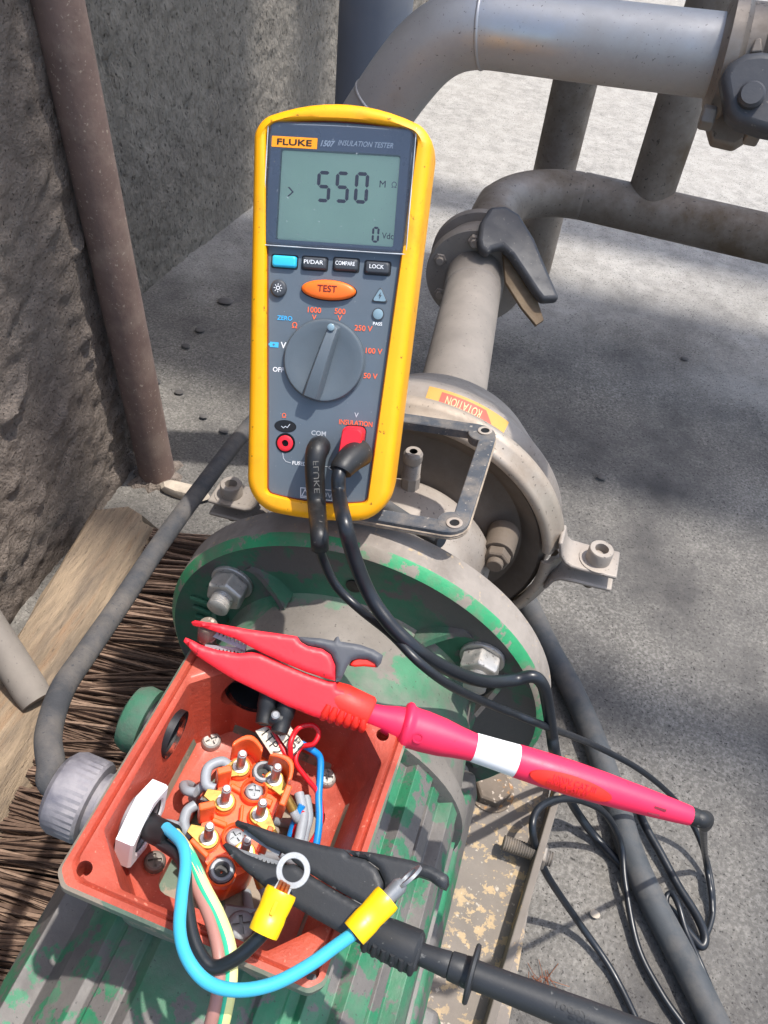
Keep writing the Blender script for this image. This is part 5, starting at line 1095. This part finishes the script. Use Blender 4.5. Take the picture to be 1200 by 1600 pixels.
# ================================================================== ALLIGATOR CLIPS AND PROBES
def teeth(mb, pa, pb, n, hgt, N, th, flip):
    d = (pb - pa) / n; sd_ = N.cross(d).normalized() * (hgt * flip); P = [pa - sd_ * .6]
    for i in range(n): P += [pa + d * i, pa + d * (i + .5) + sd_, ]
    P += [pb, pb - sd_ * .6]
    mb.prism(P, N * th)
def puff(name, pix, O, N, t0, t1, w, mat, parent, drop=.0014, step=.0012):
    """moulded plastic piece: outline with a rounded, slightly domed upper side"""
    from mathutils.geometry import delaunay_2d_cdt
    N = N.normalized(); U, W, _a = frame(N); O2 = O + N * t1
    P = [apl(x, y, O2, N) - O2 for x, y in pix]; B = [V((p.dot(U), p.dot(W))) for p in P]
    Q = []
    for i in range(len(B)):
        a, b = B[i], B[(i + 1) % len(B)]; k = max(1, int((b - a).length / step)); Q += [a.lerp(b, j / k) for j in range(k)]
    nb = len(Q)
    def dist(p):
        m_ = 9
        for i in range(len(B)):
            a, b = B[i], B[(i + 1) % len(B)]; d = b - a; t = max(0, min(1, (p - a).dot(d) / max(d.dot(d), 1e-12))); m_ = min(m_, (p - a - d * t).length)
        return m_
    def inside(p):
        c = False
        for i in range(len(B)):
            a, b = B[i], B[(i + 1) % len(B)]
            if (a.y > p.y) != (b.y > p.y) and p.x < (b.x - a.x) * (p.y - a.y) / (b.y - a.y) + a.x: c = not c
        return c
    x0 = min(q.x for q in B); x1 = max(q.x for q in B); y0 = min(q.y for q in B); y1 = max(q.y for q in B)
    pts = list(Q); y = y0; r = 0
    while y < y1:
        x = x0 + (step / 2 if r % 2 else 0)
        while x < x1:
            p = V((x, y))
            if inside(p) and dist(p) > step * .45: pts.append(p)
            x += step
        y += step * .87; r += 1
    vs, es, fs, ov, oe, of = delaunay_2d_cdt(pts, [(i, (i + 1) % nb) for i in range(nb)], [], 0, 1e-7)
    mb = MB()
    for p in vs:
        k = 1 - min(1, dist(p) / w); mb.v.append(O2 + U * p.x + W * p.y - N * (drop * (1 - math.sqrt(max(0, 1 - k * k)))))
    for f in fs:
        c = (vs[f[0]] + vs[f[1]] + vs[f[2]]) / 3
        if inside(c): mb.face(tuple(f))
    i0 = len(mb.v); R_ = [O2 + U * q.x + W * q.y for q in Q]
    A_ = [p - N * drop for p in R_]; Z2 = [p - N * (t1 - t0) for p in R_]
    mb.rings([A_, Z2], cap0=False); o = mb.build(name, mat, parent, smooth=60)
    return o
# --- red clip on the magenta probe
T0 = MBx @ V((HOL[3].x, HOL[3].y, .0085)); E0 = ad(1086, 1278, .342)
e1v = (E0 - T0).normalized(); NR = (C - T0.lerp(E0, .3)); NR = (NR - e1v * NR.dot(e1v)).normalized()
rcp = thing('alligator_clip', 'red alligator clip biting the rusty screw at the far corner of the box', 'clip', loc=tuple(T0), group='alligator clips')
puff('lower_jaw', [(286, 1002), (289, 996), (300, 1001), (311, 1007), (337, 1015), (373, 1021), (392, 1019), (407, 1021), (440, 1036), (478, 1052), (512, 1064), (525, 1066), (527, 1076), (545, 1080), (580, 1097), (577, 1118), (566, 1140), (548, 1136), (490, 1120), (450, 1104), (408, 1083), (365, 1062), (330, 1040), (306, 1024)], T0, NR, -.0065, .0065, .0022, M['clip_red'], rcp)
uj = puff('upper_jaw', [(298, 972), (304, 969), (316, 971), (350, 976), (393, 984), (430, 989), (464, 994), (470, 1003), (480, 1009), (504, 1014), (517, 1023), (524, 1040), (524, 1064), (512, 1061), (478, 1050), (440, 1034), (407, 1019), (388, 1009), (372, 1000), (340, 988), (317, 980), (301, 977)], T0, NR, -.0055, 0.008199999999999999, .0018, M['clip_red'], rcp)
lvr = puff('thumb_lever', [(465, 994.5), (500, 997), (522, 1001), (526, 995), (529, 994), (532, 1002), (563, 1007), (585, 1015), (599, 1024), (596, 1036), (590, 1043), (586, 1036), (575, 1030), (560, 1029), (550, 1032), (543, 1041), (538, 1052), (533, 1062), (525, 1066), (525, 1040), (518, 1022), (505, 1013), (481, 1008), (471, 1002)], T0, NR, -.0050, .0070, .0020, M['grey_plastic'], rcp)
plate('lever_underside', [(546, 1040), (552, 1031), (562, 1027), (578, 1029), (590, 1035), (589, 1043), (570, 1041), (556, 1042)], T0, NR, -.0045, .0050, M['clip_orange'], lvr, .0008)
P = lambda x, y: apl(x, y, T0, NR)
mb = MB(); teeth(mb, P(318, 983), P(385, 1012), 11, .0022, NR, .0022, 1); teeth(mb, P(320, 1011), P(384, 1017), 11, .0018, NR, -.0020, -1); mb.build('teeth', M['tin'], rcp, smooth=0)
k0 = P(527, 1092); k1 = P(577, 1117); ss = (k1 - k0).normalized()
mb = MB(); mb.lathe([(.0060, -.004), (.0072, .002), (.0074, (k1 - k0).length - .001), (.0066, (k1 - k0).length)], k0, ss, 32); slv = mb.build('sleeve', M['clip_orange'], rcp, smooth=40)
for k in range(6):
    t = k / 5; c = P(504 + 60 * t, 1121 + 18 * t); dd = P(514 + 52 * t, 1098 + 22 * t) - c; mb = MB(); mb.tube([c + NR * .003, c + dd * .3 + NR * .0066, c + dd * .9 + NR * .0072], [.0015, .0017, .0010], 8); mb.build('grip_rib', M['clip_orange'], slv, smooth=60)
pb = thing('test_probe', 'magenta test probe with white band lying across the motor', 'probe', loc=tuple(P(600, 1124)), group='test probes')
A0 = P(572, 1115); 
def along(x): return apl(x, 1115 + (x - 574) * .3165, T0, NR)
def lath(sec, name, mat, parent, n=40, sm=50):
    R_ = []; O = along(sec[0][0]); d = (along(1085) - O).normalized()
    pr = [(r * depth(along(x)) / FPX, (along(x) - O).dot(d)) for x, r in sec]; mb = MB(); mb.lathe(pr, O, d, n); return mb.build(name, mat, parent, smooth=sm)
hd_ = lath([(572, 16), (578, 17.5), (596, 20), (614, 25), (626, 27), (628, 34), (632, 37.5), (637, 37), (641, 33), (646, 32), (662, 32), (690, 29.5), (715, 25), (738, 22), (742, 21.5)], 'front_grip', M['pink'], pb)
lath([(740, 22.2), (742, 22.8), (780, 24.2), (806, 25.4), (808, 25)], 'white_band', M['white'], pb)
gr = lath([(806, 25.6), (810, 26), (850, 27), (890, 27), (940, 25.2), (1000, 21.5), (1050, 17.8), (1076, 15.4), (1083, 13.5), (1085, 9)], 'rear_grip', M['pink'], pb)
# oval badge lying on the grip, embossed rating
dA = (along(1085) - along(806)).normalized(); cO = along(887); sA_ = NR.cross(dA); rO = 26.6 * depth(cO) / FPX
mb = MB(); n = 36; Rr = []
for s, lift in ((1.0, -.0004), (.97, .0006), (.5, .0007), (.05, .0008)):
    ring = []
    for k in range(n):
        a = 2 * math.pi * k / n; u = s * .0178 * math.cos(a); ph = s * .62 * math.sin(a) - .42; r = (rO + lift) * (1 - .0 * u) - max(0, u) * .02
        ring.append(cO + dA * u + NR * (r * math.cos(ph)) + sA_ * (r * math.sin(ph)))
    Rr.append(ring)
mb.rings(Rr, cap0=False); bdg2 = mb.build('oval_badge', M['clip_orange'], gr, smooth=50)
for s_, du, ph0, hh, ww in (('1000V CAT III', .001, -.18, .0022, .018), ('600V CAT IV', -.001, -.44, .0022, .018), ('10A MAX', .001, -.68, .0020, .012)):
    mb = MB(); lettering(mb, s_, lambda u, v: cO + dA * (u + du) + (NR * math.cos(ph0 + v / rO) + sA_ * math.sin(ph0 + v / rO)) * (rO + .00105 - max(0, u) * .02), hh, ww, 0, 0); mb.build('embossed_lettering', M['plug_red'], bdg2, smooth=0)
c0 = along(652); ph = -.35; o = c0 + (NR * math.cos(ph) + sA_ * math.sin(ph)) * (32 * depth(c0) / FPX); mb = MB(); mb.lathe([(.0022, -.0004), (.0022, .0003), (.0017, .0003), (.0016, -.0002)], o, NR * math.cos(ph) + sA_ * math.sin(ph), 24); mb.build('index_button', M['pink'], hd_)
for xx, ph in ((1024, -.15), (1018, -.75)):
    c0 = along(xx); rr = 19.6 * depth(c0) / FPX; o = c0 + (NR * math.cos(ph) + sA_ * math.sin(ph)) * (rr + .00005); mb = MB(); mb.box(o, (.0050, .0009, .0006), Matrix((dA, (NR.cross(dA)), NR)).transposed()); mb.build('vent_slot', pm('dark_slot', (110, 10, 36), .6, bump=0), gr)
cb = spline([along(1074), along(1088), along(1097), ad(1103, 1279, .352), ad(1103, 1285, .372), ad(1101, 1290, .40)], 6); n = len(cb)
mb = MB(); mb.tube(cb, [.0040 - .0012 * i / n for i in range(n)], 18); mb.build('strain_relief', M['rubber'], pb, smooth=60)
mb = MB(); mb.tube(spline([cb[-3], ad(1099, 1300, .47), az(1102, 1340, .03), az(1111, 1395, .008), az(1113, 1425, .004)], 6), .0022, 12); mb.build('cable_tail', M['rubber_clean'], pb, smooth=60)

# --- black clip on a terminal, with its probe
T1 = bxw(384, 1318, -.004); E1 = ad(935, 1602, .255)
f1 = (E1 - T1).normalized(); NK = (C - T1.lerp(E1, .4)); NK = (NK - f1 * NK.dot(f1)).normalized(); T1 = T1 + NK * .0065
kcp = thing('alligator_clip', 'black alligator clip gripping a terminal stud in the red box', 'clip', loc=tuple(T1), group='alligator clips')
puff('lower_jaw', [(346, 1320), (350, 1316), (358, 1318), (379, 1332), (414, 1347), (438, 1351), (458, 1349), (485, 1368), (525, 1392), (563, 1413), (602, 1436), (661, 1464), (656, 1495), (646, 1517), (638, 1518), (600, 1496), (563, 1476), (524, 1454), (485, 1432), (446, 1409), (410, 1384), (379, 1358), (356, 1334)], T1, NK, -.0050, .0050, .0022, M['clip_black'], kcp)
uj = puff('upper_jaw', [(365, 1284), (369, 1280), (385, 1285), (442, 1304), (500, 1319), (536, 1326), (547, 1336), (570, 1342), (588, 1356), (598, 1378), (598, 1400), (590, 1416), (578, 1421), (563, 1411), (525, 1390), (485, 1366), (458, 1347), (446, 1334), (414, 1320), (383, 1296), (367, 1290)], T1, NK, -.0045, 0.0054, .0018, M['clip_black'], kcp)
puff('thumb_lever', [(537, 1326.5), (580, 1331), (642, 1343), (675, 1353), (698, 1366), (699, 1378), (694, 1388), (684, 1384), (668, 1372), (650, 1366), (634, 1374), (622, 1390), (612, 1408), (598, 1420), (591, 1416), (600, 1400), (600, 1377), (590, 1355), (571, 1341), (548, 1335)], T1, NK, -.0040, .0056, .0020, M['clip_black'], kcp)
P = lambda x, y: apl(x, y, T1, NK)
mb = MB(); teeth(mb, P(384, 1299), P(440, 1334), 10, .0018, NK, .0020, 1); teeth(mb, P(372, 1330), P(436, 1350), 10, .0014, NK, -.0018, -1); mb.build('teeth', M['tin'], kcp, smooth=0)
k0 = P(600, 1466); k1 = P(655, 1490); ss = (k1 - k0).normalized()
mb = MB(); mb.lathe([(.0056, -.006), (.0066, .002), (.0068, (k1 - k0).length - .001), (.0058, (k1 - k0).length)], k0, ss, 32); slv = mb.build('sleeve', M['clip_black'], kcp, smooth=40)
for k in range(6):
    t = k / 5; c = P(572 + 70 * t, 1481 + 36 * t); dd = P(580 + 66 * t, 1465 + 34 * t) - c; mb = MB(); mb.tube([c + NK * .002 - dd * .25, c + NK * .0035, c + dd * .6 + NK * .0058], [.0010, .0013, .0009], 8); mb.build('grip_rib', M['clip_black'], slv, smooth=60)
kp_ = thing('test_probe', 'black test probe with round finger guard at the bottom edge', 'probe', loc=tuple(P(735, 1526)), group='test probes')
def along(x): return apl(x, 1490 + (x - 655) * .385, T1, NK)
def lath(sec, name, mat, parent, n=40, sm=50):
    R_ = []; O = along(sec[0][0]); d = (along(1085) - O).normalized()
    pr = [(r * depth(along(x)) / FPX, (along(x) - O).dot(d)) for x, r in sec]; mb = MB(); mb.lathe(pr, O, d, n); return mb.build(name, mat, parent, smooth=sm)
lath([(645, 15), (655, 16.5), (685, 18.5), (700, 20), (702, 19), (704, 21.5), (722, 23), (724, 22.2), (726, 23), (734, 24)], 'neck', M['clip_black'], kp_, sm=35)
lath([(733, 30), (734, 43), (737, 45), (741, 43), (742, 30)], 'finger_guard', M['clip_black'], kp_)
gk = lath([(740, 22), (760, 22), (820, 23.5), (900, 26), (1000, 28), (1100, 28)], 'grip', M['clip_black'], kp_)
c0 = along(893); dA2 = (along(1000) - along(800)).normalized(); sK = NK.cross(dA2); rK = 25.8 * depth(c0) / FPX
for i, s_ in enumerate(('1000V', '600V')):
    mb = MB(); lettering(mb, s_, lambda u, v: c0 + dA2 * (u + .004 * i) + (NK * math.cos(.1 - .3 * i + v / rK) + sK * math.sin(.1 - .3 * i + v / rK)) * (rK + .0002), .0018, .010, 0, 0); mb.build('embossed_lettering', M['rubber'], gk, smooth=0)

# ------------------------------------------------------------------ scraps
cs = thing('copper_scrap', 'tuft of fine copper strands lying on the floor by the base frame', 'scrap', loc=tuple(az(845, 1535, 0)))
mb = MB()
for k in range(18):
    c = az(845 + random.gauss(0, 12), 1535 + random.gauss(0, 12), .002); a = random.uniform(0, 6.28); L = random.uniform(.008, .018); d = V((math.cos(a), math.sin(a), 0)) * L
    mb.tube([c - d * .5, c + V((0, 0, .002 * random.random())), c + d * .5 + V((random.gauss(0, .002), random.gauss(0, .002), .001))], .00022, 4)
mb.build('strands', M['copper'], cs, smooth=0)
